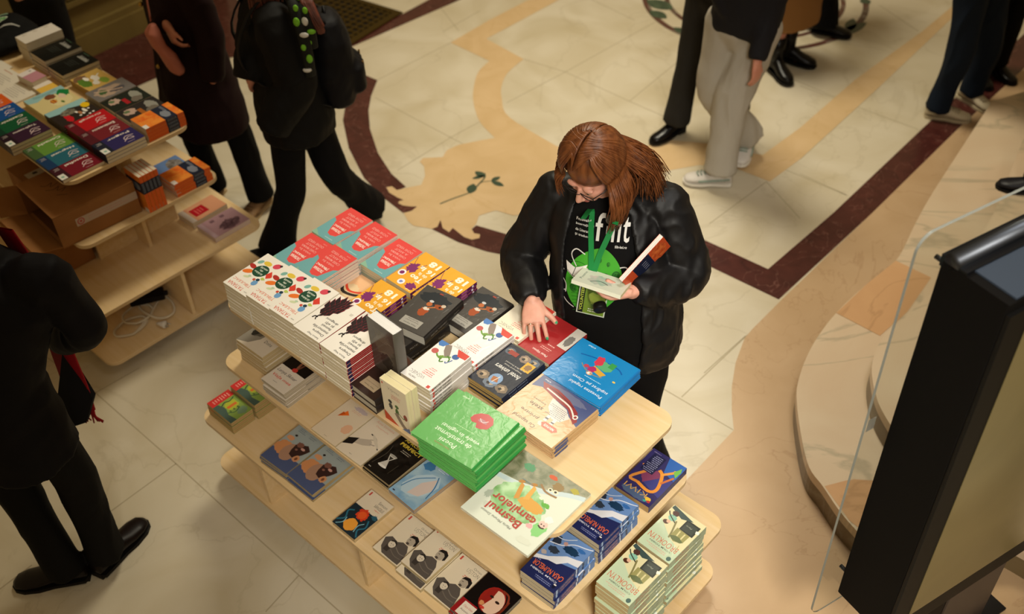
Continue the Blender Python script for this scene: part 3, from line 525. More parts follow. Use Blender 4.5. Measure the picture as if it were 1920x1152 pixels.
# lower shelves
Kind('photo', 'thick pale paperback with grey photograph', 16, 19, .0185, '#d6cbb8', [('p', [(0,19),(7,19),(8.6,13),(7.6,6),(5,2),(0,0)], '#8a8478'), ('s', 4, 11, 3.6, 6, 101, '#5c564c', 24, .3), ('s', 3, 8, 1.8, 3, 102, '#2b2824'), ('e', 6.4, 12.6, 1.6, 2.2, '#b5aa98', 20), ('t', 12.4, 9.4, 5, 1.3, 'Ușan', '#4a453e', (-.01,)), ('x', 10, 11.4, 14, 12.4, 1, '#c9756a'), ('t', 12, 6.4, 4, 1.5, 'Doina', '#5a554e')], page='#cdb98f', page2='#b39c6e', wrap=True)
Kind('lenya', 'white and black paperback with red script', 13.2, 20, .0155, '#d9cfc0', [('r', 0, 10.2, 13.2, 20, '#16110f'), ('l', [(6,20),(6.4,14),(7.0,11.4)], 1.0, '#8a5a42'), ('l', [(8.6,20),(8,15),(7.2,11.6)], .7, '#6a4030'), ('e', 6.8, 10.8, 1.3, 1.0, '#c03a30'), ('t', 6.2, 7.4, 10.6, 1.9, 'Lenya Skiter', '#2e2a26', (0, .3)), ('t', 6.4, 4.6, 10, 1.7, 'Viața mea', '#cf4c34', (.01, .2)), ('x', 4, 2.0, 7.4, 2.6, 1, '#8a8478')], page='#bfb6a2', page2='#9c8e78')
Kind('plane', 'beige paperback with orange paper plane', 13.2, 20, .0105, '#d6c5aa', [('p', [(2.6,10.4),(6,13.2),(4.0,14.6)], '#df6a24'), ('p', [(2.6,10.4),(4.4,12.8),(3.0,13.4)], '#b8511a'), ('s', 10.4, 8, 2.2, 2.6, 111, '#d9aa88', 24, .2), ('s', 8, 17.6, 4.2, 1.2, 112, '#b8a8a8', 30, .4), ('x', 5, 15.2, 10, 16.4, 2, '#cfa287'), ('t', 6.6, 1.2, 1.4, .35, 'litera', '#8a7a66')], page='#c9b48a')
Kind('plate', 'beige paperback with hand holding plate', 13.2, 20, .0105, '#d9cbb4', [('p', [(0,6.4),(3.4,8.6),(3.4,5.0),(0,3.0)], '#1e1a18'), ('p', [(3.3,8.2),(7.2,10.6),(8.6,9.8),(9.2,8.4),(6.8,6.8),(3.4,5.8)], '#b5a896'), ('l', [(7,10.4),(9.2,11.6)], .5, '#b5a896'), ('l', [(8.4,8.8),(10.4,9.4)], .45, '#a5988a'), ('l', [(5.4,12.6),(8.6,11.9),(12.6,8.6)], .45, '#4a443e'), ('e', 9.2, 11.0, 3.6, .6, '#c9bda8', -32), ('t', 7, 18.2, 9, 1.0, 'Anna Sorokina', '#cf9a80'), ('t', 7, 16.4, 6.4, .9, 'Oaspetele', '#cf9a80'), ('x', 5.4, 1.2, 7.6, 1.7, 1, '#7a7266')], page='#c9b48a')
Kind('almost', 'black paperback with yellow title and hourglass', 13.2, 20, .0125, '#191613', [('s', 6.6, 11, 6, 9, 120, M('#241f1a', .4, 'mottle', c2='#0e0c0a', s=40), 40, .05), ('t', 7.6, 18.0, 10, 1.5, 'APROAPE', '#c9b23e', (.03,)), ('t', 7.6, 15.8, 10.2, 1.5, 'PERFECT', '#c9b23e', (.03,)), ('x', 5, 12.6, 10, 14.2, 2, '#9a9282'), ('p', [(3.2,9.8),(6.6,9.8),(5.3,7.2),(6.8,4.2),(3.0,4.2),(4.5,7.2)], '#bdb8ae'), ('p', [(3.9,9.0),(5.9,9.0),(5.0,7.4)], '#3a362f'), ('e', 4.9, 4.2, 2.0, .5, '#d8d4ca'), ('e', 4.9, 9.8, 1.8, .45, '#9a968c'), ('l', [(1,3),(2,9),(1.2,13)], .25, '#4a443a'), ('l', [(9,3),(9.4,8)], .3, '#3a352c'), ('x', 1, 1.0, 2.4, 1.8, 1, '#c9c4b8')], page='#bba985', page2='#8a744e')
Kind('tulip', 'blue paperback with pale tulip', 13.2, 20, .0125, M('#6f98b8', .35, 'mottle', c2='#9db8c4', s=16), [('p', [(1.4,5.2),(2.6,10.6),(6.4,14.6),(9.8,15.6),(12.4,12.0),(11.2,6.2),(7.6,3.0),(3.4,2.6)], '#a9c0cc'), ('p', [(5.6,3.4),(9.8,4.8),(11.6,9.4),(9.6,14.2),(6.4,9.6)], '#c9b9b0'), ('l', [(2,4),(3.6,9.4),(8.4,14.4)], .35, '#3f74a0'), ('l', [(12.4,6),(11.4,11),(9.2,15.2)], .4, '#3a6c98'), ('s', 3, 16.4, 2.6, 2.2, 131, '#3f74a0', 26, .3), ('x', 6, 17.2, 11, 18.6, 2, '#d8e4ea'), ('r', 1, .9, 2, 1.4, '#2a2a3a')], page='#b59a78', page2='#8a6f52')
Kind('sun', 'white paperback with red sun and waves', 12.4, 19.6, .020, '#d9cbb2', [('r', 0, 0, 12.4, 11.6, '#1d2b33'), ('s', 6.4, 9.4, 3.3, 3.3, 141, '#cf3f22', 28, .45), ('e', 6.4, 9.2, 1.7, 1.7, '#de5a28'), ('s', 6.0, 3.6, 3.0, 3.0, 142, '#e09a3a', 22, .2), ('l', [(0,2),(2.2,4.4),(.6,7.4),(2.4,9)], .6, '#2e6a80'), ('l', [(12,1),(10,3.6),(11.6,6),(10.2,9)], .6, '#2e6a80'), ('l', [(9.4,2),(8.8,5),(10,7)], .35, '#7fb0bc'), ('l', [(1.2,.6),(3,2.6),(2.6,5)], .35, '#7fb0bc'), ('s', 10.8, 11.2, 1.7, 1.4, 143, '#2e5a6c', 22, .5), ('t', 9.2, 17.2, 4.4, 1.3, 'Simion', '#3a3630', (-.01,)), ('t', 9.0, 15.4, 4.8, 1.6, 'SÂNGELE', '#3a3630', (-.01,)), ('x', 7.8, 13.4, 10.8, 14.2, 1, '#cf6a58'), ('r', 1.0, 17.2, 1.7, 19, '#c04a3e')], page='#c9b48a', page2='#a98f60')
Kind('man', 'cream paperback with man hugging child', 12.8, 19.4, .0185, '#d9ccb2', [('t', 9.6, 17.4, 3.6, .9, 'Orhan', '#3a3630', (-.01,)), ('t', 8.9, 15.4, 5.4, 2.2, 'UȘTON', '#2e2a26', (-.02,)), ('x', 6.6, 12.2, 11.4, 13.6, 2, '#d06a5c'), ('r', .9, 17, 1.6, 18.8, '#c04a3e'), ('p', [(.3,6.2),(2.2,8.0),(5.4,7.4),(7.2,8.6),(9.8,8.4),(11.4,6.2),(12.3,2.4),(12.3,.4),(8.4,.4),(4,.6),(1.8,2.6)], '#57504a'), ('p', [(3,5.8),(5.4,6.6),(5.2,2),(3.2,2)], '#3a3430'), ('s', 9.2, 10.8, 1.9, 2.2, 151, '#a89c8a', 22, .08), ('p', [(7.2,11.6),(7.8,13.0),(9.6,13.6),(11.4,12.6),(11.8,10.2),(11.0,9.4),(10.6,11.4),(9.6,12.2),(8.2,12.0)], '#1f1b19'), ('s', 8.6, 9.3, .9, .6, 152, '#4a4038'), ('r', 8.0, 10.9, 8.7, 11.1, '#2a2522'), ('e', 4.6, 5.6, 1.5, 1.7, '#cfc4b0'), ('p', [(3.2,6.6),(4.6,7.6),(6.1,6.6),(6.3,5),(5.8,6.2),(4.6,6.7),(3.4,6.2)], '#2a2522'), ('e', 4.2, 5.5, .18, .14, '#2a2522'), ('e', 5.1, 5.5, .18, .14, '#2a2522'), ('l', [(4.3,4.7),(4.8,4.6)], .12, '#7a5a50'), ('l', [(6.6,5.4),(9.4,4.2),(11.8,4.6)], .3, '#7d746a'), ('l', [(5.6,3.6),(8.6,2.4),(11.6,2.6)], .3, '#6f665c')], page='#c9b890', page2='#a8956a')
Kind('face', 'black paperback with red-haired woman face', 15.4, 19.4, .0145, '#100c0c', [('p', [(0,0),(7,0),(7,6.4),(0,6.4)], '#8f1a1e'), ('r', 1.8, .4, 7.2, 5.8, '#ddd2c2'), ('t', 4.6, 4.2, 4.0, .8, 'Clara Usón', '#b8453a'), ('t', 4.6, 2.6, 4.4, .7, 'Asasina', '#5a504a'), ('e', 8.6, 11.8, 4.6, 5.4, '#8f2118', 10), ('e', 9.4, 11.4, 3.8, 4.9, '#d8b8a0', 10), ('p', [(5.2,15),(7.6,17.2),(8.2,12),(7.2,7.6),(5.6,9)], '#8a1f1a'), ('e', 10.6, 12.2, .9, .5, '#2a1a16'), ('e', 7.6, 12.8, .8, .45, '#2a1a16'), ('e', 7.8, 7.6, .9, .5, '#c23a30'), ('s', 6.4, 8.8, 1.2, 1.2, 161, '#c98a5a', 18, .4), ('l', [(13.6,15),(13.8,10),(12.4,7)], .9, '#6f2a18'), ('l', [(9,17),(12,16.6),(13.6,14)], .7, '#7d3420')], page='#8f8a80', page2='#3a3632')
Kind('jungle', 'small red and green pocket book', 16.6, 10.6, .021, '#7f9a48', [('r', 0, 0, 4.2, 10.6, '#c4312e'), ('x', 1.0, 1.4, 3.4, 9.4, 7, '#e6a89c'), ('p', [(4.2,0),(16.6,0),(16.6,3),(12,2.2),(8,3.6),(4.2,2.4)], '#45594f'), ('s', 8.4, 6.4, 3.4, 3.2, 171, '#a8b038', 26, .25), ('s', 14, 7.6, 2.6, 2.6, 172, '#6f8a6a', 24, .35), ('r', 8.0, 4, 9.4, 8.4, '#c96a30'), ('l', [(5,9.6),(6,7),(5.2,5),(6.2,3)], .5, '#2f4a34'), ('l', [(11,2.6),(12.6,5),(11.6,8)], .4, '#3a5a40'), ('x', 10.4, 3, 11.8, 8.4, 3, '#3f5430')], spine='#b8a878', spine_ops=[('r', 1, .2, 5, 1.9, '#c4312e')], page='#c0a674', page2='#9a7c4c', cat='book', obj='pocket_book')
Kind('beard', 'blue paperback with bearded face', 15.2, 22, .0125, '#9aa3a0', [('r', 0, 0, 15.2, 6.4, '#4a5578'), ('s', 3.6, 8.4, 4, 3.8, 180, '#c98a5a', 26, .2), ('s', 2.6, 13.4, 2.2, 1.4, 181, '#cf9468'), ('s', 7.6, 8.0, 3.6, 4.6, 182, '#a8826a', 26, .08), ('p', [(7.0,12.4),(11.6,14.8),(14.2,13.2),(13.0,10.0),(10.6,6.8),(8.2,7.4),(7.4,9.4)], '#3a2622'), ('s', 8.6, 13.2, 1.8, 1.6, 183, '#7a5244', 20, .3), ('s', 11.2, 12.2, 1.2, .8, 184, '#c4978a', 14, .3), ('s', 12.4, 7.4, 1.6, 1.8, 185, '#c98f64', 20, .2), ('e', 12.4, 7.4, .6, .8, '#7a4a30'), ('s', 9, 10.6, .8, .6, 186, '#8a6050'), ('t', 10.4, 20.4, 4, .9, 'Teodor', '#4a5560'), ('x', 2, 17.4, 6.4, 19.6, 3, '#6f7a80'), ('x', 8.4, 17.4, 12.4, 19.0, 2, '#6f7a80'), ('s', 3.6, 15.6, .8, .6, 187, '#2a2422')], spine='#4a5578', page='#b9a271', page2='#8a7448')
cn = [('p', [(0,0),(13.4,0),(13.4,12.6),(0,9.6)], '#5f7fb0'), ('p', [(0,8.6),(3.6,9.2),(6,11.8),(9,12.2),(13.4,14.2),(13.4,12.6),(10,11.2),(8.2,9.8),(5.2,7.4),(2,6.6),(0,5.8)], '#cfd0d4'), ('s', 5.4, 5.2, 3.6, 1.7, 191, '#15324f', 26, .35), ('s', 10, 8.2, 2.4, 1.6, 192, '#2a3340', 22, .4), ('s', 11.4, 4.6, 1.8, 2.2, 193, '#232b3a', 22, .35), ('l', [(13,6.4),(9,5.2),(6,2.6),(2,1.4),(0,.6)], .35, '#c9ced8'), ('l', [(13,3.4),(9.6,3.0),(6.4,.6)], .3, '#b9c2d0'), ('s', 8.4, 4.0, .9, .9, 194, '#b08a80'), ('s', 2.8, 3.2, 1.8, .9, 195, '#2f5f9c'), ('s', 12, 10.6, 1.2, 1.0, 196, '#a59a94')]
Kind('numbers', 'dark blue paperback with orange title', 13.4, 20.6, .0215, '#1c2350', cn+[('t', 6.6, 15.2, 11.6, 2.0, 'CASA NUMELOR', '#e0692c', (.0,)), ('t', 6.8, 17.2, 10.2, .8, 'COLM TÓIBÍN', '#cfd2e0', (.01,)), ('x', 2.4, 18.4, 10, 19.6, 2, '#8087b0'), ('e', 1.6, 18.6, .6, .8, '#10132e'), ('e', 1.6, 17.9, .5, .25, '#d8d0c8'), ('x', 10.6, 13.4, 12.6, 13.9, 1, '#9098c0')],
    spine='#27386e', spine_ops=[('r', 1.2, .05, 2.0, 2.1, '#9fb4d4'), ('r', 3.0, .3, 10.4, 1.8, '#20407c'), ('t', 6.6, 1.1, 6.6, .9, 'CASA NUMELOR', '#c9825c'), ('r', 11, 0, 11.6, 2.15, '#b9c6dc'), ('p', [(12,0),(20.6,0),(20.6,2.1),(13,2.1)], '#4f74ac'), ('r', 14.2, .2, 15.2, 1.9, '#16294e'), ('r', 17.2, 0, 17.8, 2.1, '#c9d2e0')], page='#cdc0a4', page2='#a89a7c')
Kind('kiwi', 'purple and orange abstract paperback', 14.0, 22.0, .030, '#2f2a5a', [('p', [(0,0),(7,0),(5,6.6),(0,8)], '#2f5fa8'), ('s', 7, 11, 4.4, 4.0, 201, '#7a3a5a', 26, .3), ('p', [(0,8),(4,9),(8,14.4),(0,17)], '#3a3a78'), ('l', [(12.6,8.4),(9.4,6.2),(9.8,9.4),(12.8,15.4),(9.6,15.6)], 1.1, '#c9823a'), ('l', [(9.6,15.6),(4.4,16.6),(2.4,14.2),(4.4,8.4),(6.6,6.8)], 1.2, '#d88a30'), ('l', [(5.0,8.2),(2.2,4.8),(2.0,3.6)], 1.0, '#dc9440'), ('l', [(3.0,11.4),(.8,6.6)], .8, '#c06a34'), ('p', [(1.0,1.4),(2.4,4.4),(.5,6.4),(.3,3)], '#6fae4a'), ('r', 7.4, 1.6, 12.4, 10.2, '#1f2040'), ('x', 7.8, 2.0, 12.2, 10.0, 10, '#8f90b0'), ('s', 7, 20, 6.4, 1.9, 202, '#4a5a78', 30, .2), ('t', 8.0, 18.6, 8.8, 2.0, 'KIWI', '#c99a4c', (-.01,)), ('s', 2.4, 19.4, 1.3, 1.0, 203, '#d8b03c'), ('s', 1.6, 20.2, .8, .6, 204, '#b03a3a'), ('s', 3.0, 20.6, .7, .5, 205, '#3f9a8a'), ('t', 11.4, 1.1, 3, .4, 'antologie', '#b8b0d0')], spine='#2f3560', page='#b59a6c', page2='#96794c')
Kind('brook', 'mint green wrapped paperback with seated figure', 13.4, 20.0, .0225, '#b4c4a4', [('p', [(0,0),(13.4,0),(13.4,7),(6,12),(0,14)], '#cfc79c'), ('t', 6.8, 14.6, 11.4, 2.3, 'BROOKLYN', '#c0492c', (-.01,)), ('t', 6.6, 16.6, 8.4, .7, 'COLM TÓIBÍN', '#4a5a50', (.01,)), ('x', 2.2, 17.4, 11.6, 18.8, 2, '#c9a08c'), ('e', 1.4, 18.6, .8, .9, '#3f5a54'), ('r', .8, 2.0, 6.2, 7.0, '#2b2f2a'), ('r', 1.4, 2.6, 5.6, 6.4, '#39403a'), ('t', 4, 4.2, 2.4, .6, 'Paris', '#9aa08c', (0, .3)), ('p', [(4,1.6),(13,0),(13.2,1.4),(8,3.2)], '#3a4a48'), ('s', 10.4, 4.8, 1.6, 1.5, 211, '#7fae98', 22, .15), ('s', 10.6, 2.6, 1.5, 1.3, 212, '#4a2f2a'), ('e', 11.2, 7.4, 1.1, .9, '#4a2a1c'), ('e', 10.6, 6.8, .7, .7, '#cfa588'), ('l', [(13,3),(11.6,4.4),(8,6.2)], .4, '#3a3a34'), ('l', [(8.6,5),(7.2,9.4),(6.6,12)], .6, '#7a744a'), ('p', [(6.8,6.8),(1.6,7.0),(1.8,10.8),(4.6,12.2),(6.8,11.2)], '#8f8a54'), ('l', [(5.2,7.4),(4.8,11.6)], .5, '#c9bf8a'), ('l', [(3.2,7.4),(3.2,11.2)], .5, '#c9bf8a'), ('s', 4.4, 10.8, 2.6, 1.2, 213, '#5c6640', 24, .3), ('l', [(0,4),(1.2,4.4)], 1.2, '#d8d8cc'), ('l', [(2,12.2),(1.6,15)], .15, '#a89a5c')],
    spine='#93a58c', spine_ops=[('t', 7, 1.1, 7, 1.2, 'BROOKLYN', '#b0583c'), ('t', 15, 1.1, 4, .7, 'COLM TÓIBÍN', '#4a5a50')], page='#cbb98e', page2='#a8956a', wrap=True)

g1 = 'white wreath paperbacks at the front'; g2 = 'scaly fruit paperbacks at the front'
stack(1, 'flower', -.694, -.213, .992, 1.124, 'leftmost front-row stack', 'B', 1.5, .001, group=g1)
stack(1, 'flower', -.5555, -.211, .992, 1.140, 'second front-row stack', 'B', 1.5, .001, group=g1)
stack(1, 'flower', -.417, -.212, .992, 1.157, 'third front-row stack', 'B', 1.2, .001, group=g1)
stack(1, 'dragon', -.2785, -.214, .992, 1.157, 'fourth front-row stack', 'B', .8, .001, group=g2)
stack(1, 'dragon', -.140, -.214, .992, 1.157, 'fifth front-row stack', 'B', 0, .001, group=g2)
g = 'red and teal paperbacks at the far end'
stack(1, 'redteal', -.735, .222, .992, 1.073, 'far left corner stack', 'B', -.5, .0015, group=g)
stack(1, 'redteal', -.592, .222, .992, 1.073, 'middle far-edge stack', 'B', -1.2, .0015, group=g)
stack(1, 'redteal', -.452, .222, .992, 1.060, 'far-edge stack beside yellow', 'B', 0, .0015, group=g)
stack(1, 'redteal', -.713, .004, .992, 1.086, 'middle-row left stack', 'B', .3, .0015, group=g)
stack(1, 'redteal', -.574, .004, .992, 1.100, 'middle-row second stack', 'B', -1, .0015, group=g)
stack(1, 'peach', -.445, .006, .992, 1.020, 'low pile beside yellow books', 'B', 0, .0005)
g = 'yellow paperbacks'
stack(1, 'yellow', -.312, .004, .992, 1.0695, 'middle-row yellow stack', 'B', 1, .0015, group=g)
stack(1, 'yellow', -.304, .221, .992, 1.0695, 'far-edge left yellow stack', 'B', -1, .0015, group=g)
stack(1, 'yellow', -.164, .221, .992, 1.0695, 'far-edge right yellow stack', 'B', .5, .0015, group=g)
g = 'dark hardcovers with clown figures'
stack(1, 'dark', -.120, .004, .992, 1.079, 'dark middle pile', 'B', -1, 0, group=g)
stack(1, 'dark', -.088, .055, 1.0786, 1.12, 'tilted on top of dark pile', 'B', 8)
stack(1, 'dark', -.018, .234, .992, 1.03, 'half under tilted dark copy', 'B', 0) 
stack(1, 'dark2', -.0085, -.212, .992, 1.060, 'small pile at front edge', 'B', -1.2, .001)
stack(1, 'frog', .129, -.108, .992, 1.116, 'tall middle wrapped stack', 'B', 2, .002)
stack(1, 'frog', .129, .101, .992, 1.07, 'stack behind tall one', 'B', -1, .002)
stack(1, 'hotel', .277, .073, .992, 1.052, 'pile beside gold engraving book', 'B', 0, .002)
stack(1, 'hotel', .277, .073, 1.0504, 1.052, 'x', 'B', 0) if 0 else None
stack(1, 'frog2', .146, .306, .992, 1.045, 'pile under reader fingers', 'B', 0, desc='cream paperback with red lettering')
stack(1, 'gold', .2925, .262, .992, 1.012, 'beneath red-covered paperback', 'B', 0)
stack(1, 'redbook', .286, .300, 1.0148, 1.03, 'lying on gold engraving book', 'B', -1)
g = 'blue clown picture books'
stack(1, 'clown', .489, .262, .992, 1.038, 'far-edge blue stack', 'B', 1.2, .0015, group=g)
stack(1, 'ship', .492, .031, .992, 1.042, 'beige stack near right end', 'B', -1.5, .0015)
stack(1, 'heart', .399, -.226, .992, 1.093, 'tall green front-edge stack', 'B', 2, .004, seed=3)
stack(1, 'heart', .385, -.236, 1.0935, 1.105, 'shifted to front on green stack', 'B', 4.5)
stack(1, 'camel', .664, -.264, .992, 1.0025, 'overhanging the front right corner', 'B', .5)
# second board from the top
stack(1, 'photo', -.722, -.216, .694, .80, 'thick pile under top board', 'F', 1, .002)
stack(1, 'lenya', -.523, -.262, .694, .771, 'pile under second white stack', 'F', .9, .003)
stack(1, 'plane', -.239, -.268, .694, .7045, 'flat on second board', 'F', .8)
stack(1, 'plate', -.102, -.268, .694, .7045, 'flat between plane and black books', 'F', .8)
stack(1, 'almost', .050, -.266, .694, .719, 'flat beside hand-and-plate book', 'F', -.3)
stack(1, 'tulip', .196, -.282, .694, .719, 'flat below green stack', 'F', -2.5)
g = 'blue paperbacks at the right end'
stack(1, 'numbers', .776, -.248, .694, .780, 'front blue stack', 'B', 1.5, .002, group=g)
stack(1, 'numbers', .782, -.030, .694, .802, 'rear blue stack', 'B', 0, .002, group=g)
stack(1, 'kiwi', .776, .246, .694, .724, 'at right end of second board', 'B', .4)
# third board
stack(1, 'jungle', -.872, -.390, .395, .458, 'left corner pocket pile', 'L', 0, .002) if 0 else None
g = 'small red and green pocket books'
stack(1, 'jungle', -.851, -.396, .395, .458, 'front pocket-book pile', 'F', -.6, .0015, group=g)
stack(1, 'jungle', -.838, -.284, .395, .479, 'rear pocket-book pile', 'F', -.6, .0015, group=g)
g = 'blue paperbacks with bearded face'
stack(1, 'beard', -.496, -.350, .395, .4325, 'left bearded-face pile', 'F', 2.4, .004, group=g)
stack(1, 'beard', -.336, -.345, .395, .4325, 'right bearded-face pile', 'F', -.3, .004, group=g)
stack(1, 'sun', -.061, -.380, .395, .415, 'alone on third board', 'F', 0)
g = 'cream paperbacks with man and child'
stack(1, 'man', .136, -.357, .395, .415, 'leftmost of three', 'F', .8, group=g)
stack(1, 'man', .2695, -.368, .395, .4135, 'under middle copy', 'F', 0, group=g)
stack(1, 'man', .268, -.338, .4137, .4335, 'middle of three', 'F', .3, group=g)
stack(1, 'man', .401, -.356, .395, .4135, 'rightmost of three', 'F', .4, group=g)
stack(1, 'face', .545, -.356, .395, .4245, 'red-face pile', 'F', 0, .003)
g = 'wrapped mint green paperbacks'
stack(1, 'brook', .945, .137, .395, .666, 'rear mint green stack', 'B', -2, .003, group=g)
stack(1, 'brook', .940, -.072, .395, .666, 'front mint green stack', 'B', -1, .003, group=g)
# books standing upright
def standing(tab, kind, u, v, z, yaw, label, lean=0):
    K = KINDS[kind]; a = TAB[tab][2]+radians(yaw); p = tw(tab, u, v); p.z = z
    Mx = Matrix.Translation(p) @ Matrix.Rotation(a, 4, 'Z') @ Matrix.Rotation(pi/2+radians(lean), 4, 'X') @ Matrix.Translation((0, K.h*.005, 0))
    K.place(None, 0, label, M4=Mx)
K = Kind('plasticdark', 'grey hardcover in clear plastic wrap', 13.4, 22.5, .044, '#4a443c', [('s', 7.7, 14, 6, 6, 301, '#5f584c', 30, .3), ('x', 3, 15, 12, 20, 6, '#7d7566'), ('l', [(4,9),(9,11),(12,8)], .3, '#776e5e'), ('s', 8, 7, 4, 4, 302, '#3a342e', 30, .4)], spine='#5a554e', hard=True, page='#f4f3f1', page2='#e6e4e0', wrap=True, sp_side=1, obj='hardcover_book')
standing(1, 'plasticdark', -.008, -.166, 1.0606, -3, 'grey plastic-wrapped hardcover standing upright on the dark front pile')
Kind('frog3', 'cream book with frog drawing', 11.8, 19.0, .024, '#e4d8bc', [('t', 6, 16.4, 5.4, 1.6, 'Vișniec', '#3a342e', (-.02,)), ('x', 4.4, 12.4, 9.4, 14.6, 4, '#c9655a'), ('s', 3.6, 8.2, 1.1, 1.8, 311, '#4a4a44', 20, .4), ('e', 3.6, 10.4, .9, .8, '#3a3a38'), ('s', 6.4, 7.0, .9, 2.2, 312, '#4f6a3c', 20, .3), ('e', 6.6, 9.6, .9, .8, '#556f40'), ('l', [(5.8,6.2),(8,2.6),(9.6,1.0)], 1.9, '#8a7a6c'), ('e', 10.2, 6.8, .9, 1.4, '#8f4a3c'), ('l', [(7,7),(9,5.6),(10,6.4)], .4, '#5f6f44'), ('p', [(0,0),(0,4.4),(6.4,0)], '#bf4a2c'), ('p', [(7.8,0),(11.8,0),(11.4,2.4)], '#5a6f9c'), ('e', 1.0, 17.6, .3, .5, '#c94a3c')], spine='#e9e2c4', page='#e9deb4', page2='#ddd09f', sp_side=-1)
standing(1, 'frog3', .140, -.2825, .992, 1, 'cream frog-drawing book standing upright at the front edge')
standing(1, 'frog3', .142, -.2575, .992, 1, 'second cream book standing upright behind the frog-drawing one')
# ---------------------------------------------------------------- people
V = Vector
def ry(px, py, y):
    """where the sight line through a point of the photograph meets the vertical plane at distance y"""
    a, b = at(px, py, 0), at(px, py, 1); s = (y-a.y)/(b.y-a.y); return a+(b-a)*s
def fused(mb, name, parent, voxel=.01, smooth=4, wr=0, wsc=9, wst=(1, 1, .5), post=None, mats=None):
    """grow one continuous skin over overlapping shapes"""
    me = mb.mesh('tmp'); o = bpy.data.objects.new('tmp', me); COL.objects.link(o)
    r = o.modifiers.new('r', 'REMESH'); r.mode = 'VOXEL'; r.voxel_size = voxel; r.use_smooth_shade = True
    if smooth: s = o.modifiers.new('s', 'SMOOTH'); s.factor = .5; s.iterations = smooth
    dg = bpy.context.evaluated_depsgraph_get(); dg.update()
    m2 = bpy.data.meshes.new_from_object(o.evaluated_get(dg)); m2.name = name
    bpy.data.objects.remove(o)
    if wr:
        nr = [v.normal.copy() for v in m2.vertices]
        for v, n in zip(m2.vertices, nr):
            p = v.co; q = V((p.x*wst[0], p.y*wst[1], p.z*wst[2]))*wsc
            k = noise.noise(q+V((noise.noise(q*.7), noise.noise(q*.7+V((5,1,2))), 0))*1.6); k2 = noise.noise(q*2.3+V((9,3,1)))
            v.co = p+n*wr*((1-abs(k)*2.6)+.35*k2)
    m2.materials.clear()
    for m in (mats or mb.mats[:1]): m2.materials.append(m)
    m2.polygons.foreach_set('use_smooth', [True]*len(m2.polygons)); m2.polygons.foreach_set('material_index', [0]*len(m2.polygons))
    if post:
        for p in m2.polygons: p.material_index = post(p.center)
    m2.update(); oo = bpy.data.objects.new(name, m2); COL.objects.link(oo); oo.parent = parent
    if parent is not None: oo.matrix_parent_inverse = parent.matrix_world.inverted()
    return oo
def limb(b, pts, rs, m, n=4, seg=14):
    P = spline(pts, n); R = [r.x for r in spline([(r, 0, 0) for r in rs], n)]
    b.tube(P, R, m, seg); b.ball(P[0], R[0]*.98, m); b.ball(P[-1], R[-1]*.98, m)
def torso(b, rings, S, F, m, seg=28, sq=2.4):
    out = []
    for c, w, d in rings:
        c = V(c); ring = []
        for k in range(seg):
            a = 2*pi*k/seg; cx, sy = cos(a), sin(a)
            ring.append(c+S*w*math.copysign(abs(cx)**(2/sq), cx)+F*d*math.copysign(abs(sy)**(2/sq), sy))
        out.append(ring)
    b.loft(out, m)
def basis(x, y, z, o):
    return Matrix(((x.x, y.x, z.x, o.x), (x.y, y.y, z.y, o.y), (x.z, y.z, z.z, o.z), (0, 0, 0, 1)))
def head_T(c, F, pitch, roll=0):
    F = V((F[0], F[1], 0)).normalized(); X = V((F.y, -F.x, 0))   # x: towards the person's right
    f = F*cos(pitch)-V((0, 0, 1))*sin(pitch); z = X.cross(f).normalized()
    if z.z < 0: z = -z
    M_ = basis(X, f, z, V(c)); return M_ @ Matrix.Rotation(roll, 4, 'Y')
def head_parts(b, T, m):
    b.ball((0, -.012, .035), (.074, .092, .092), m, T=T, seg=20, rg=14); b.ball((0, .03, -.03), (.062, .062, .082), m, T=T, seg=20, rg=14)
    b.ball((0, .062, -.088), (.030, .026, .024), m, T=T); b.ball((0, .035, -.075), (.048, .045, .034), m, T=T)
    for s in (-1, 1):
        b.ball((s*.036, .058, -.028), (.026, .028, .026), m, T=T); b.ball((s*.077, -.012, -.012), (.008, .019, .031), m, T=T); b.ball((s*.010, .101, -.034), (.009, .010, .008), m, T=T)
        b.ball((s*.031, .078, .018), (.022, .012, .009), m, T=T)
    b.tube([(0, .084, .012), (0, .098, -.008), (0, .112, -.028), (0, .100, -.040)], [.008, .010, .013, .009], m, 10, T=T)
    b.ball((0, .089, -.060), (.024, .012, .0075), m, T=T); b.ball((0, .086, -.070), (.020, .012, .0075), m, T=T)
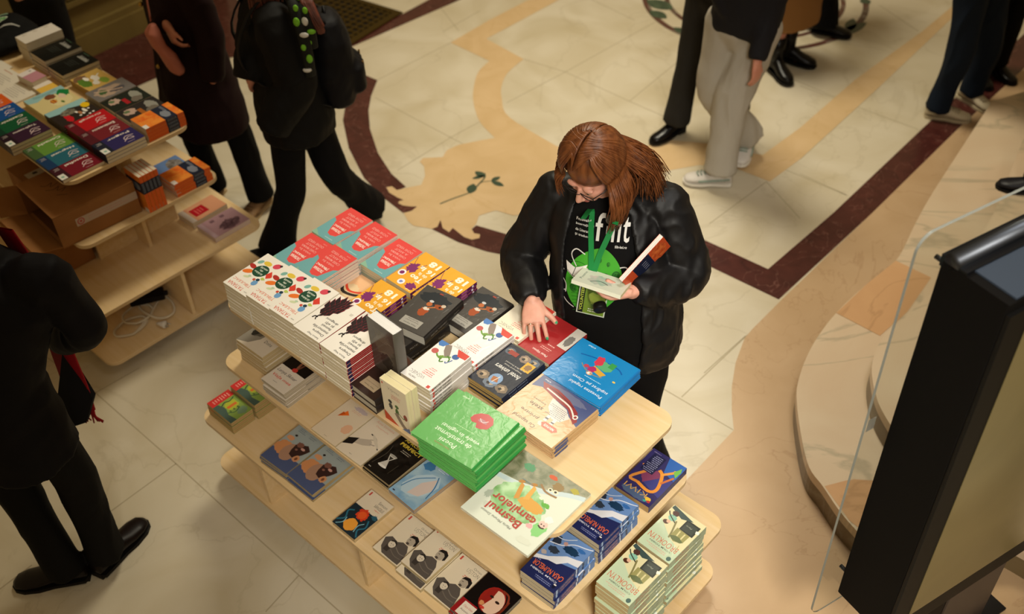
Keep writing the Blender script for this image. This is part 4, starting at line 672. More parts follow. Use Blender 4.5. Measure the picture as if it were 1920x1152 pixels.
def hand(b, w, f, n, m, side, curl=.35, L=1.0, curls=None, tdir=None, tcurl=.2, spread=.05):
    """palm, four fingers of different lengths and a thumb; f towards the fingers, n out of the back of the hand, side +-1 for the thumb"""
    w = V(w); f = V(f).normalized(); n = V(n); n = (n-f*n.dot(f)).normalized(); s = f.cross(n)*side; tips = []
    b.ball(w+f*.012*L, (.026*L,)*3, m); 
    rings = []
    for t, ww, dd in ((-.01, .024, .019), (.02, .033, .018), (.055, .041, .016), (.088, .042, .0125), (.098, .038, .010)):
        c = w+f*t*L; rings.append([c+s*ww*L*cos(2*pi*k/16)+n*dd*L*sin(2*pi*k/16) for k in range(16)])
    b.loft(rings, m)
    for i, (o, ln, r) in enumerate(((.031, .070, .0088), (.0105, .079, .0092), (-.011, .073, .0088), (-.031, .057, .0078))):
        c = (curls[i] if curls else curl); p = w+f*(.088-.004*abs(i-1.4))*L+s*o*L; d = (f+s*spread*(1.3-i)).normalized(); pts = [p-d*.012*L, p]
        for k, q in enumerate((.44, .31, .25)):
            ax = c*(.8, 1.15, .8)[k]; d = (d*cos(ax)-n*sin(ax)).normalized(); nn = n
            p = p+d*ln*q*L; pts.append(p); n_ = n
            # keep bending in the finger's own plane
            n = (n*cos(ax)+(d*0+f)*0+ (d.cross(s)*side)*0).normalized() if False else n
        b.tube(spline(pts, 3), [r*L*1.08*(1-.18*j/12) for j in range(len(spline(pts, 3)))], m, 10); b.ball(pts[-1], r*L*.88, m); tips.append((pts[-1], d))
    td = V(tdir).normalized() if tdir is not None else (f*.75+s*.75-n*.25).normalized()
    p0 = w+f*.018*L+s*.022*L-n*.004; p1 = p0+(td*.6+f*.4).normalized()*.036*L; p2 = p1+td*.032*L; p3 = p2+(td*cos(tcurl)+(f*.8-s*.4)*sin(tcurl)).normalized()*.026*L
    P = spline([p0, p1, p2, p3], 3); b.tube(P, [.0145*L-(.0055*L)*j/(len(P)-1) for j in range(len(P))], m, 10); b.ball(P[-1], .0088*L, m); tips.append((P[-1], (p3-p2).normalized()))
    return tips
def shoe(parent, heel, toe, m, sole, w=.048, h=.075, heelh=0, name='shoe', L=None, laces=None):
    heel, toe = V(heel), V(toe); d = toe-heel; Ln = d.length; d.normalize(); s = V((-d.y, d.x, 0)).normalized(); up = s.cross(d)*-1
    up = d.cross(s)
    if up.z < 0: up = -up
    T = basis(d, s, up, heel); b = MB()
    prof = [(-.01, .6, .55), (.03, .85, .95), (.25, .88, 1.05), (.45, .86, .92), (.65, 1.0, .66), (.82, .98, .5), (.95, .72, .40), (1.0, .3, .25)]
    rings = []
    for t, ww, hh in prof:
        x = t*Ln; rings.append([V((x, w*ww*cos(2*pi*k/16), .012+heelh*max(0, 1-t*1.6)+h*hh*.5*(1+sin(2*pi*k/16)))) for k in range(16)])
    b.loft(rings, m, T=T)
    rs = []
    for t, ww in ((-.015, .5), (.02, .9), (.25, .9), (.45, .86), (.65, 1.06), (.85, 1.02), (.97, .72), (1.02, .3)):
        x = t*Ln; zz = heelh*max(0, 1-t*2.2); rs.append([V((x, w*ww, zz)), V((x, w*ww, zz+.016)), V((x, -w*ww, zz+.016)), V((x, -w*ww, zz))])
    b.loft(rs, sole, T=T, smooth=False)
    if heelh: b.box(-.005, -w*.6, 0, .05, w*.6, heelh+.005, sole, T=T)
    if laces:
        for i in range(5):
            x = Ln*(.42+.07*i); b.tube([(x, -w*.5, .012+h*(.88-.06*i)), (x+.01, 0, .016+h*(.98-.075*i)), (x, w*.5, .012+h*(.88-.06*i))], .004, laces, 6, T=T)
        b.tube([(Ln*.05, w*.9, .05), (Ln*.4, w*.92, .04), (Ln*.7, w*1.02, .035)], .006, laces, 6, T=T)
    o = b.build(name, parent); o.matrix_parent_inverse = parent.matrix_world.inverted(); return o
def simple_hair(parent, T, m, length=.2, seed=1, n=150, cap=True, clip=None, front=.9):
    r = random.Random(seed); b = MB()
    if cap: b.ball((0, -.020, .048), (.082, .098, .092), m, T=T, seg=22, rg=14)
    Ti = T.to_3x3()
    for i in range(n):
        az = r.uniform(front, 2*pi-front); R = V((.086, .104, .098)); pts = []
        for k in range(6):
            el = 1.45-k*.33; pts.append(T @ V((R.x*cos(el)*sin(az), -.018+R.y*cos(el)*cos(az), .046+R.z*sin(el))))
        p = pts[-1]; o = (p-T.translation); o.z = 0; o = o.normalized() if o.length > 0 else V((1, 0, 0)); ll = length*r.uniform(.8, 1.1)
        for k in range(1, 4): pts.append(p+V((0, 0, -ll*k/3))+o*(.012*k)*(1 if k < 3 else .6)+V((r.uniform(-1, 1), r.uniform(-1, 1), 0))*.008)
        P = spline(pts, 2); b.tube(P, [.009*(1-.55*j/len(P)) for j in range(len(P))], m, 5, flat=.5)
    o = b.build('hair', parent); o.matrix_parent_inverse = parent.matrix_world.inverted(); return o
def body_of(J, parent, skin, voxel=.008, k=1.0, hands=None):
    """one continuous body: torso, neck, head, arms, hands, legs"""
    b = MB(); S, F = J['S'], J['F']; pe, ch, ne = V(J['pelvis']), V(J['chest']), V(J['neck'])
    torso(b, [(pe-V((0,0,.10)), .10*k, .08*k), (pe, .15*k, .105*k), (pe.lerp(ch, .4), .13*k, .095*k), (ch, .155*k, .11*k), (ch.lerp(ne, .6), .13*k, .08*k), (ne, .055, .052)], S, F, skin)
    T = J['head']; limb(b, [ne-V((0,0,.04)), ne.lerp(T @ V((0,-.02,-.04)), .5), T @ V((0,-.01,-.03))], [.055, .050, .05], skin)
    head_parts(b, T, skin)
    for s in 'LR':
        if 'sh'+s in J:
            sh, el, wr = V(J['sh'+s]), V(J['el'+s]), V(J['wr'+s]); limb(b, [ch.lerp(sh, .5), sh, sh.lerp(el, .5), el, el.lerp(wr, .5), wr], [.06, .048, .042, .036, .032, .024], skin)
        if 'hi'+s in J:
            hi, kn, an = V(J['hi'+s]), V(J['kn'+s]), V(J['an'+s]); limb(b, [hi, hi.lerp(kn, .5), kn, kn.lerp(an, .45), an], [.085, .072, .053, .048, .034], skin)
            to = V(J['to'+s]); limb(b, [an, an.lerp(to, .5)-V((0,0,.025)), an.lerp(to, .9)-V((0,0,.01))], [.030, .020, .011], skin)
    tips = []
    for h in (hands or []): tips.append(hand(b, **h, m=skin))
    return b, tips
def trousers(J, parent, m, r=(.11, .085, .075, .09), hipw=.17, hipd=.13, wr=.006, voxel=.012, name='trousers', top=None, hem=.0):
    b = MB(); pe = V(J['pelvis']); S, F = J['S'], J['F']
    torso(b, [(pe-V((0,0,.13)), hipw*.75, hipd*.8), (pe-V((0,0,.04)), hipw, hipd), (pe+V((0,0,.08)), hipw*.96, hipd*.95), (pe+V((0,0,.16)), hipw*.86, hipd*.86)], S, F, m)
    for s in 'LR':
        hi, kn, an = V(J['hi'+s]), V(J['kn'+s]), V(J['an'+s]); an = an+(an-kn).normalized()*hem
        P = spline([hi, hi.lerp(kn, .5), kn, kn.lerp(an, .5), an], 4); R = [q.x for q in spline([(r[0],0,0), (r[0]*.45+r[1]*.55,0,0), (r[1],0,0), (r[2],0,0), (r[3],0,0)], 4)]
        b.tube(P, R, m, 18); b.ball(P[0], R[0], m)
    return fused(b, name, parent, voxel, 4, wr, 7, (1, 1, .4))
def jacket(J, parent, m, rings, sl=(.075, .062, .058, .05), wr=.007, voxel=.011, name='jacket', wsc=8, cuffs=True):
    b = MB(); S, F = J['S'], J['F']; torso(b, rings, S, F, m)
    for s in 'LR':
        if 'sh'+s in J:
            sh, el, wrp = V(J['sh'+s]), V(J['el'+s]), V(J['wr'+s]); c = V(J['chest']).lerp(sh, .6)
            P = spline([c, sh, sh.lerp(el, .5), el, el.lerp(wrp, .5), wrp], 4); R = [q.x for q in spline([(sl[0]*1.05,0,0), (sl[0],0,0), (sl[1]*1.05,0,0), (sl[1],0,0), (sl[2],0,0), (sl[3],0,0)], 4)]
            b.tube(P, R, m, 18)
    return fused(b, name, parent, voxel, 4, wr, wsc, (1, 1, .7))
skin1 = M('#dba48e', .5, 'skin', c2='#cc8c78')
# --- the reader in the centre
def tp(u, v, z): p = tw(1, u, v); p.z = z; return p
E1 = V((cos(TAB[1][2]), sin(TAB[1][2]), 0)); E2 = V((-sin(TAB[1][2]), cos(TAB[1][2]), 0))
P1 = thing('person', tp(.33, .62, 0), 0, 'person in black jacket with green lanyard browsing books behind the table', 'person')
bpy.context.view_layer.update()
S1 = (E1*.885+E2*.465).normalized(); F1 = (E1*.46-E2*.89).normalized()
J = dict(S=S1, F=F1, pelvis=tp(.335, .60, .88), chest=tp(.25, .665, 1.30), neck=tp(.222, .635, 1.475),
         shR=tp(.055, .60, 1.385), elR=tp(-.022, .49, 1.135), wrR=tp(.155, .345, 1.115), shL=tp(.405, .765, 1.40), elL=tp(.515, .765, 1.165), wrL=tp(.47, .52, 1.215),
         hiR=tp(.25, .58, .85), knR=tp(.255, .605, .48), anR=tp(.26, .69, .09), toR=tp(.29, .56, .03), hiL=tp(.43, .64, .85), knL=tp(.44, .63, .48), anL=tp(.455, .73, .09), toL=tp(.49, .60, .03))
HF = (E1*.02-E2*1.0)
J['head'] = head_T(tp(.250, .556, 1.603), (HF.x, HF.y), radians(36), radians(-6))
hR = dict(w=tp(.155, .345, 1.120), f=(tp(.235, .262, 1.074)-tp(.155, .345, 1.120)), n=V((0, 0, 1))+E1*.1-E2*.3, side=1, curls=[.30, .36, .42, .5], spread=.12)
hR['side'] = 1 if (V(hR['f']).normalized().cross(V(hR['n']))).dot(E1) > 0 else -1
hR['side'] = hR['side']
b, _ = body_of(J, P1, skin1, k=1.25)
tipsR = hand(b, **hR, m=skin1)
hl = dict(w=tp(.47, .52, 1.215), f=(-E1*.62-E2*.72-V((0,0,.08))), n=(-E2*.35+E1*.25-V((0,0,1.0))), side=1, curls=[.55, .6, .65, .75], spread=.05)
sgn = 1 if (V(hl['f']).normalized().cross(V(hl['n']).normalized())).dot(V((0,0,1))*.2-E2-E1*.2) > 0 else -1
hl['side'] = sgn; hl['tdir'] = -E1*.8-E2*.5+V((0,0,.75))
tipsL = hand(b, **hl, m=skin1)
bo = fused(b, 'body', P1, .0036, 2)
hf = V(hR['f']).normalized(); hn = V(hR['n']); hn = (hn-hf*hn.dot(hf)).normalized(); hs = hf.cross(hn)*hR['side']; rc = V(hR['w'])+hf*.103-hs*.011-hn*.002; b = MB()
b.tube([rc+hs*.0103*cos(t)+hn*.0103*sin(t) for t in [2*pi*i/18 for i in range(19)]], .0013, M('#c9a86a', .25, 'metal'), 6); b.ball(rc+hn*.012, (.003, .003, .002), M('#e6e0d0', .2, 'metal'), seg=8, rg=6)
o = b.build('finger_ring', P1); o.matrix_parent_inverse = P1.matrix_world.inverted()
# nails, eyes and lips belong to the body mesh
Th = J['head']; nb = MB(); nail = M('#3f9a6a', .25, 'plain'); eyew = M('#e8e2dc', .3); iris = M('#3a2a1e', .2)
for tips, hh in ((tipsR, hR), (tipsL, hl)):
    for p, d in tips:
        n = V(hh['n']).normalized(); n = (n-d*n.dot(d)).normalized(); s = d.cross(n); T = basis(d, s, n, p+n*.0062+d*.001)
        nb.ball((0, 0, 0), (.0072, .0052, .0022), nail, T=T, seg=10, rg=6)
lip = M('#b8685e', .4, 'skin', c2='#a85a52')
for s in (-1, 1):
    nb.ball((s*.031, .0755, .006), .0125, eyew, T=Th); nb.ball((s*.031, .085, .003), .0052, iris, T=Th)
nb.ball((0, .0945, -.0595), (.021, .0085, .0042), lip, T=Th); nb.ball((0, .0915, -.0685), (.018, .0085, .0050), lip, T=Th)
nm = nb.mesh('n'); bmj = bmesh.new(); bmj.from_mesh(bo.data); k0 = len(bo.data.materials)
base = len(bmj.faces); bmj.from_mesh(nm); bmj.faces.ensure_lookup_table()
for i, f in enumerate(bmj.faces):
    if i >= base: f.material_index = k0+nm.polygons[i-base].material_index; f.smooth = True
for m in nm.materials: bo.data.materials.append(m)
bmj.to_mesh(bo.data); bmj.free()
# clothes
mb_shirt = M('#0c0b0b', .85, 'cloth', b=.25, bd=.01); mb_jack = M('#100f10', .52, 'cloth', b=.5, bd=.004, sp=.3, sh=0); mb_trou = M('#0b0a0b', .8, 'cloth', b=.3)
b = MB(); torso(b, [(tp(.335, .60, .80), .195, .145), (tp(.33, .60, .92), .20, .165), (tp(.31, .60, 1.06), .20, .175), (tp(.285, .62, 1.2), .20, .18), (tp(.25, .645, 1.32), .19, .155), (tp(.235, .65, 1.41), .16, .11), (tp(.225, .642, 1.455), .085, .075), (tp(.222, .64, 1.475), .065, .06)], S1, F1, mb_shirt)
shirt = fused(b, 't_shirt', P1, .009, 3, .004, 6)
trousers(J, P1, mb_trou, (.115, .085, .08, .085), .205, .165)
# open jacket: back and sides, fronts hanging apart
b = MB()
def open_ring(c, w, d, gapL, gapR, th=.012, seg=26):
    c = V(c); outer = []; inner = []
    for k in range(seg+1):
        a = radians(90+gapR)+(2*pi-radians(gapL+gapR))*k/seg; cx, sy = cos(a), sin(a); e = 2/2.4
        q = lambda ww, dd: c+S1*ww*math.copysign(abs(cx)**e, cx)+F1*dd*math.copysign(abs(sy)**e, sy)
        outer.append(q(w, d)); inner.append(q(w-th, d-th))
    return outer+inner[::-1]
rs = [(tp(.335, .625, .83), .225, .185, 22, 46), (tp(.335, .62, .89), .235, .195, 24, 44), (tp(.33, .62, .99), .232, .198, 28, 42), (tp(.305, .62, 1.1), .225, .20, 32, 40), (tp(.28, .635, 1.22), .22, .195, 34, 38), (tp(.25, .655, 1.33), .212, .17, 30, 34), (tp(.238, .66, 1.40), .185, .135, 30, 34), (tp(.228, .655, 1.455), .12, .10, 40, 44), (tp(.222, .655, 1.50), .085, .082, 60, 60)]
b.loft([open_ring(*q) for q in rs], mb_jack)
for s, sl in (('R', (.080, .080, .074, .052)), ('L', (.082, .083, .076, .054))):
    sh, el, wrp = V(J['sh'+s]), V(J['el'+s]), V(J['wr'+s]); c = V(J['chest']).lerp(sh, .7)+V((0, 0, .02)); we = wrp+(wrp-el).normalized()*.005
    P = spline([c, sh, sh.lerp(el, .5)+(V((0,0,-.01))), el, el.lerp(we, .5)-V((0,0,.02)), we.lerp(el, .12), we], 4); R = [q.x for q in spline([(sl[0]*.95,0,0), (sl[0],0,0), (sl[1]*1.06,0,0), (sl[1],0,0), (sl[2],0,0), (sl[3]*1.0,0,0), (sl[3]*.72,0,0)], 4)]
    b.tube(P, R, mb_jack, 20); b.ball(sh, sl[0]*1.02, mb_jack)
fused(b, 'jacket', P1, .007, 3, .0052, 12, (1, 1, .7))
b = MB()
for s in 'LR':
    an, to = J['an'+s], J['to'+s]; h = V((an.x, an.y, .0)); d = (V((to.x, to.y, 0))-h).normalized(); shoe(P1, h-d*.06, h+d*.19, M('#141211', .5), M('#0c0b0b', .7))
# hair: parted strands that fall over the temples, cheeks and shoulders
mh = M('#7d4824', .40, 'hair', c2='#53290f'); r = random.Random(5); b = MB()
b.ball((0, -.022, .047), (.086, .102, .0945), mh, T=Th, seg=24, rg=16)
part = .020
HLs = 1 if (Th.to_3x3() @ V((1,0,0))).dot(S1) > 0 else -1
def hair_strand(s, t, j):
    y0 = .066-.165*t; R = V(((.108 if s*HLs < 0 else .098)+.007*r.random(), .113, .106+.005*r.random())); pts = []
    z_of = lambda x, y: .046+R.z*max(0, 1-(x/R.x)**2-((y+.02)/R.y)**2)**.5
    az0 = ((.40 if s*HLs < 0 else .80)+2.65*t*(1 if s*HLs < 0 else .86)); top = 8
    for k in range(top):
        q = k/(top-1); az = az0+(.22*(1-t))*q; el = 1.35-1.55*q
        x = s*R.x*cos(el)*sin(az); y = -.02+R.y*cos(el)*cos(az); z = .046+R.z*sin(el)
        if k == 0: x = part*.4+s*.004; y = y0; z = z_of(x, y0)
        pts.append(V((x, y, z)))
    pw = [Th @ p for p in pts]; p = pw[-1]; out = (p-Th.translation); out.z = 0; out.normalize(); return pw, p, out
HL = Th.to_3x3() @ V((1, 0, 0))
for i in range(1300):
    s = 1 if i % 2 else -1; t = r.random()**.85; pw, p, out = hair_strand(s, t, i)
    isL = (pw[4]-Th.translation).dot(S1) > 0
    ll = r.uniform(.13, .21)*(1 if t < .55 else .8); jj = V((r.uniform(-1, 1), r.uniform(-1, 1), 0))*.010
    if isL:   # her left side: front locks fall beside the face, back locks sweep over the shoulder
        if t < .40: tgt = p+V((0, 0, -ll*.9))+out*.02+F1*.01
        else: tgt = tp(.37, .68, 1.51)+S1*r.uniform(-.06, .07)+F1*r.uniform(-.11, .06)+V((0,0,r.uniform(-.02, .03)))
    else:
        tgt = p+V((0, 0, -ll*(.42 if t < .4 else .55)))+out*.012
    mid = p.lerp(tgt, .5)+out*(.026 if isL else .014)+V((0, 0, .012 if isL and t >= .42 else 0)); pts = pw+[mid+jj*.6, tgt+jj]
    P = spline(pts, 3); n_ = len(P); w = r.uniform(.003, .0062)
    b.tube(P, [w*(.75+.3*sin(pi*q/n_))*(1-.75*max(0, (q/n_-.72)/.28)) for q in range(n_)], mh, 5, flat=.55)
o = b.build('hair', P1); o.matrix_parent_inverse = P1.matrix_world.inverted()
# glasses
b = MB(); mg = M('#2a2526', .25, 'plain'); ml = M('#ffffff', .02, 'glass', ior=1.02)
for s in (-1, 1):
    ring = [(s*.033+.0255*cos(2*pi*k/20), .101-.004*abs(cos(2*pi*k/20)), .003+.019*sin(2*pi*k/20)) for k in range(21)]
    b.tube(ring, .0016, mg, 6, T=Th); b.tube([(s*.058, .097, .010), (s*.079, .06, .008), (s*.085, -.01, .002), (s*.083, -.03, -.012)], .0018, mg, 6, T=Th)
b.tube([(-.0085, .101, .006), (0, .106, .010), (.0085, .101, .006)], .0016, mg, 6, T=Th)
o = b.build('eyeglasses', P1); o.matrix_parent_inverse = P1.matrix_world.inverted()
# print on the shirt, laid on its surface
from mathutils.bvhtree import BVHTree
def onto(target, T, mb, name, parent, off=.0035):
    bv = BVHTree.FromPolygons([target.matrix_world @ v.co for v in target.data.vertices], [tuple(p.vertices) for p in target.data.polygons])
    z = T.to_3x3() @ V((0, 0, 1)); out = []; last = None
    bmx = bmesh.new(); bmx.from_mesh(mb.mesh('x'))
    bmesh.ops.triangulate(bmx, faces=bmx.faces)
    for _ in range(5):
        le = [e for e in bmx.edges if e.calc_length() > .012]
        if le: bmesh.ops.subdivide_edges(bmx, edges=le, cuts=1); bmesh.ops.triangulate(bmx, faces=bmx.faces)
    for v in bmx.verts:
        w = T @ V((v.co.x, v.co.y, 0)); h = bv.ray_cast(w+z*.5, -z)
        if h[0] is not None: last = h[0]; q = h[0]+z*(off+v.co.z)
        else: q = (last or w)+z*off
        v.co = q
    me = bpy.data.meshes.new(name); bmx.to_mesh(me); bmx.free()
    for m in mb.mats: me.materials.append(m)
    o = bpy.data.objects.new(name, me); COL.objects.link(o); o.parent = parent; o.matrix_parent_inverse = parent.matrix_world.inverted(); return o
bpy.context.view_layer.update()
def px_plane(v0, cx, cy):   # a frame on the chest plane whose centre is seen at cx, cy
    pass
XR = -S1   # text runs towards her left as she wears it: seen from the front it reads left to right
XR = S1
Yup = V((0, 0, 1)); Zf = F1
chest_o = tp(.318, .47, 1.262)
TT = basis(S1, V((0,0,1)), F1*-1 if False else (S1.cross(V((0,0,1)))), chest_o)
if TT.to_3x3() @ V((0,0,1)) != F1 and (TT.to_3x3() @ V((0,0,1))).dot(F1) < 0: TT = basis(-S1, V((0,0,1)), (-S1).cross(V((0,0,1))), chest_o)
mw_ = '#d8d6d0'; pr = MB(); T0 = Matrix.Identity(4)
draw(pr, [('t', 1.2, 12.9, 3.0, 8.0, 'f', mw_, (.01,)), ('t', 3.9, 12.2, 1.0, 6.6, 'i', mw_, (.01,)), ('t', 5.9, 12.9, .9, 8.0, 'l', mw_, (.01,)), ('t', 7.9, 12.7, 1.0, 7.4, 'i', mw_, (.01,)), ('t', 10.2, 12.4, 2.4, 7.0, 't', mw_, (.01,)), ('e', 3.9, 15.4, 1.1, 1.1, '#7d7a76'), ('t', -4.6, 14.4, 5.2, .9, 'Festivalul', mw_, (.01,)), ('t', -4.0, 12.8, 6.4, .9, 'Internațional', mw_, (.01,)), ('t', -4.0, 11.2, 6.4, .9, 'de Literatură', mw_, (.01,)), ('t', -4.0, 9.6, 6.4, .9, 'și traducere', mw_, (.01,)), ('t', 9.0, 7.6, 4.0, .8, 'filit-iasi.ro', mw_, (.01,))], 0, T0, .6)
onto(shirt, TT, pr, 'shirt_lettering', P1)
pr = MB(); gsh = [(3.5,7.6),(7.6,5.4),(10.6,1.6),(12.4,-3.6),(11.6,-8),(8,-13),(3.4,-17.4),(-1,-18.6),(-5.8,-16.4),(-8.8,-12.6),(-10,-7),(-9.2,-2),(-6.2,3),(-1.6,6.4)]
pts = [(p.x, p.y) for p in spline([V((x, y)) for x, y in gsh], 4, True)]; SC_ = .9
dk = '#1c5a1a'; ops = [('p', pts, '#3f9a28')]
for cx_, cy_, rr_ in ((5.4,-3.6,2.5),(9.4,-1.6,1.6),(-6.6,-8.6,1.5),(2.8,3.6,.8),(6.2,2.4,.7)): ops += [('e', cx_, cy_, rr_, rr_*1.15, dk), ('e', cx_+.2, cy_-.1, rr_*.78, rr_*.95, '#2f7a22'), ('e', cx_-.1, cy_-.4, rr_*.5, rr_*.7, dk)]
for q in range(14): yy = 4-1.5*q; ops.append(('l', [(-9+.2*q, yy-3), (-5, yy-2.2), (-2.6, yy-2.6)], .18, dk))
ops += [('p', [(-10.4,.6),(-6.6,-.6),(-5.6,-.2),(-1.6,1.6),(-3.2,-2.8),(-6.8,-4.4),(-9.6,-3.0)], '#dcd9d2'), ('l', [(-6.2,-.4),(-7.4,-4.0)], .3, '#55534e'), ('l', [(-9.6,-2.6),(-6.8,-3.9),(-3.4,-2.4)], .25, '#55534e')]
for w in ([(-6,0),(-8.4,3.6),(-6.6,6.0),(-3,5.0)], [(-11,-3),(-12.6,-5),(-9.8,-8),(-9.8,-12)], [(-9.8,-11),(-12,-13),(-9,-16),(-6,-17)], [(10.6,1.4),(13,1.6),(15,-.6)], [(-3.4,-4.2),(0,-7),(3.4,-8.2)]): ops.append(('l', w, .42, '#cfcdc8'))
draw(pr, ops, 0, Matrix.Scale(.9, 4), .6)
onto(shirt, TT, pr, 'shirt_print', P1, .003)
# lanyard
b = MB(); mlan = M('#1f7f3f', .6, 'cloth', b=.2)
bv = BVHTree.FromPolygons([v.co for v in shirt.data.vertices], [tuple(p.vertices) for p in shirt.data.polygons])
def front(x, y, off=.008):
    w = TT @ V((x*.01, y*.01, 0)); h = bv.ray_cast(w+F1*.5, -F1); return (h[0] if h[0] is not None else w)+F1*off
for xs in ([(-3.0, 22), (-2.4, 18), (-1.6, 12), (-.6, 6), (.2, -.5)], [(7.6, 21.5), (6.6, 18), (4.8, 12), (2.4, 5.5), (1.0, -.5)]):
    C_ = [front(x, y, .012) for x, y in xs]; P = spline(C_, 5); vs = []
    for i, p in enumerate(P):
        d = (P[min(i+1,len(P)-1)]-P[max(i-1,0)]).normalized(); sd = d.cross(F1).normalized()*.0095; vs += [p-sd, p+sd, p+sd+F1*.0015, p-sd+F1*.0015]
    n = len(P); fs = []
    for i in range(n-1): fs += [(i*4+k, i*4+(k+1)%4, (i+1)*4+(k+1)%4, (i+1)*4+k) for k in range(4)]
    b.add(vs, fs, mlan)
o = b.build('lanyard', P1); o.matrix_parent_inverse = P1.matrix_world.inverted()
b = MB(); c0 = front(1.5, -9.5, .016); T = basis(S1 if (TT.to_3x3() @ V((1,0,0))).dot(S1) > 0 else -S1, V((0,0,1)), F1, c0) @ Matrix.Rotation(radians(-6), 4, 'Z')
b.box(-.05, -.068, 0, .05, .068, .002, M('#c9cfc0', .2, 'print'), T=T)
draw(b, [('r', -4.6, -6.4, 4.6, 6.4, '#6f8a2c'), ('r', -4.6, -6.4, -2.8, 6.4, '#14180f'), ('t', -3.7, 0, 11, 1.1, 'VOLUNTEER', '#b9c94c', (.02,), 90), ('s', 1.2, .5, 2.6, 3.6, 400, '#a9b84a'), ('x', -1.4, -5.6, 3.8, -3.6, 2, '#e0e4d0')], .002, T, .3)
b.build('badge', P1).matrix_parent_inverse = P1.matrix_world.inverted()
# things she holds
def held_frame(px, py, z, rz, tilt, roll=0): return Matrix.Translation(at(px, py, z)) @ Matrix.Rotation(rz, 4, 'Z') @ Matrix.Rotation(tilt, 4, 'X') @ Matrix.Rotation(roll, 4, 'Y')
Kind('pale', 'thin cream paperback', 11.5, 17.5, .014, '#dfe0cc', [('s', 5.5, 9, 4, 5, 501, M('#a9c4b0', .35, 'mottle', c2='#d9c9c0', s=30), 30, .3), ('l', [(3,12),(5,9),(4,6)], .4, '#3f6a54'), ('t', 6, 15.4, 6, 1.0, 'Poeme', '#4a6a5a')], page='#e8dcb4', page2='#d8c898')
K = KINDS['pale']; lh = tp(.47, .52, 1.215)
xa = (at(1180, 554, 1.262)-at(1077, 520, 1.275)).normalized(); na = V((.0, .30, .95)).normalized(); ya = na.cross(xa).normalized(); na = xa.cross(ya)
Mh = basis(ya, -xa, na, at(1127, 534, 1.262))
K.place(None, 0, 'thin cream paperback held open-handed in front of the green shirt print', M4=Mh)
Kind('netted', 'orange and navy paperback', 13, 20, .017, '#d0532a', [('r', 0, 7.5, 13, 15, '#1b2340'), ('s', 6.5, 4, 6, 3.4, 511, M('#b8431e', .4, 'mottle', c2='#e0763a', s=50), 30, .1), ('t', 6.5, 10.5, 6, 2.0, 'IIII', '#9aa0b8', (-.02,))], spine='#d0532a', page='#e8e4dc', page2='#cfc9bc')
K = KINDS['netted']
Ma = basis((at(1228,452,1.30)-at(1163,520,1.30)).normalized(), V((0,0,1)), V((1,0,0)), V((0,0,0)))
def rv(px, py, v):
    p0, p1 = at(px, py, 0), at(px, py, 1); o = tp(0, 0, 0); k0 = (p0-o).dot(E2); k1 = (p1-o).dot(E2); return p0+(p1-p0)*((v-k0)/(k1-k0))
a_ = rv(1163, 519, .455); c_ = rv(1227, 449, .585); ydir = (c_-a_).normalized(); xdir = (V((0,.60,-.60))+S1*.34); zdir = xdir.cross(ydir).normalized(); xdir = ydir.cross(zdir).normalized()
if zdir.dot(F1+V((0,0,1))) < 0: zdir = -zdir; xdir = ydir.cross(zdir).normalized()
sg_ = 1 if xdir.dot(S1) > 0 else -1
K.place(None, 0, 'orange and navy paperback tucked under the arm of the jacket', M4=basis(-xdir*sg_, -ydir*sg_*sg_, zdir, a_.lerp(c_, .55)+xdir*sg_*.066))
bt = thing('water_bottle', (0, 0, 0), 0, 'small clear bottle with black cap held below the cream paperback', 'bottle')
bz = V((.06, -.86, -.22)).normalized(); bx_ = bz.cross(V((0,0,1))).normalized(); bt.matrix_world = basis(bx_, bz.cross(bx_), bz, rv(1125, 577, .40))
b = MB(); gls = M('#e6efe8', .05, 'glass', ior=1.3)
prof = [(0, .0), (.029, .002), (.032, .01), (.032, .10), (.029, .118), (.017, .132), (.0135, .145)]
b.loft([[V((r_*cos(2*pi*k/24), r_*sin(2*pi*k/24), z_-.15)) for k in range(24)] for r_, z_ in [(max(q[0], .001), q[1]) for q in prof]], gls); b.build('glass_body', bt)
b = MB(); b.loft([[V((r_*cos(2*pi*k/24), r_*sin(2*pi*k/24), z_)) for k in range(24)] for r_, z_ in ((.0225, -.012), (.023, -.004), (.023, .008), (.021, .011), (.001, .0111))], M('#0e0d0d', .45)); b.build('cap', bt)

# --- passers-by
black = M('#0b0a0b', .8, 'cloth', b=.35, bd=.02); skin2 = M('#c98a72', .5, 'skin', c2='#b8755f')
def person(label, J, parts_fn, k=1.0, hands=None, voxel=.009, skin=skin2):
    p = thing('person', (J['pelvis'].x, J['pelvis'].y, 0), 0, label, 'person'); bpy.context.view_layer.update()
    b, t = body_of(J, p, skin, k=k, hands=hands); fused(b, 'body', p, voxel, 2); parts_fn(p); return p
def frame(yaw):   # yaw: the direction the person faces, degrees counter-clockwise from +x
    F = V((cos(radians(yaw)), sin(radians(yaw)), 0)); return dict(F=F, S=V((F.y, -F.x, 0)))
def std(J, pel, lean=(0, 0), h=1.0, pitch=.1, headyaw=None, sw=.17):
    """fill in trunk and head above a pelvis; S points to the person's right"""
    F, S_ = J['F'], J['S']; p = V(pel); J['pelvis'] = p; L = V((lean[0], lean[1], 0))
    J['chest'] = p+V((0, 0, .38*h))+L*.6; J['neck'] = p+V((0, 0, .57*h))+L; J['head'] = head_T(J['neck']+V((0, 0, .16*h))+F*.03, F if headyaw is None else frame(headyaw)['F'], pitch)
    J['shR'] = J['neck']+S_*sw-V((0, 0, .06)); J['shL'] = J['neck']-S_*sw-V((0, 0, .06)); J['hiR'] = p+S_*.085-V((0,0,.03)); J['hiL'] = p-S_*.085-V((0,0,.03)); return J
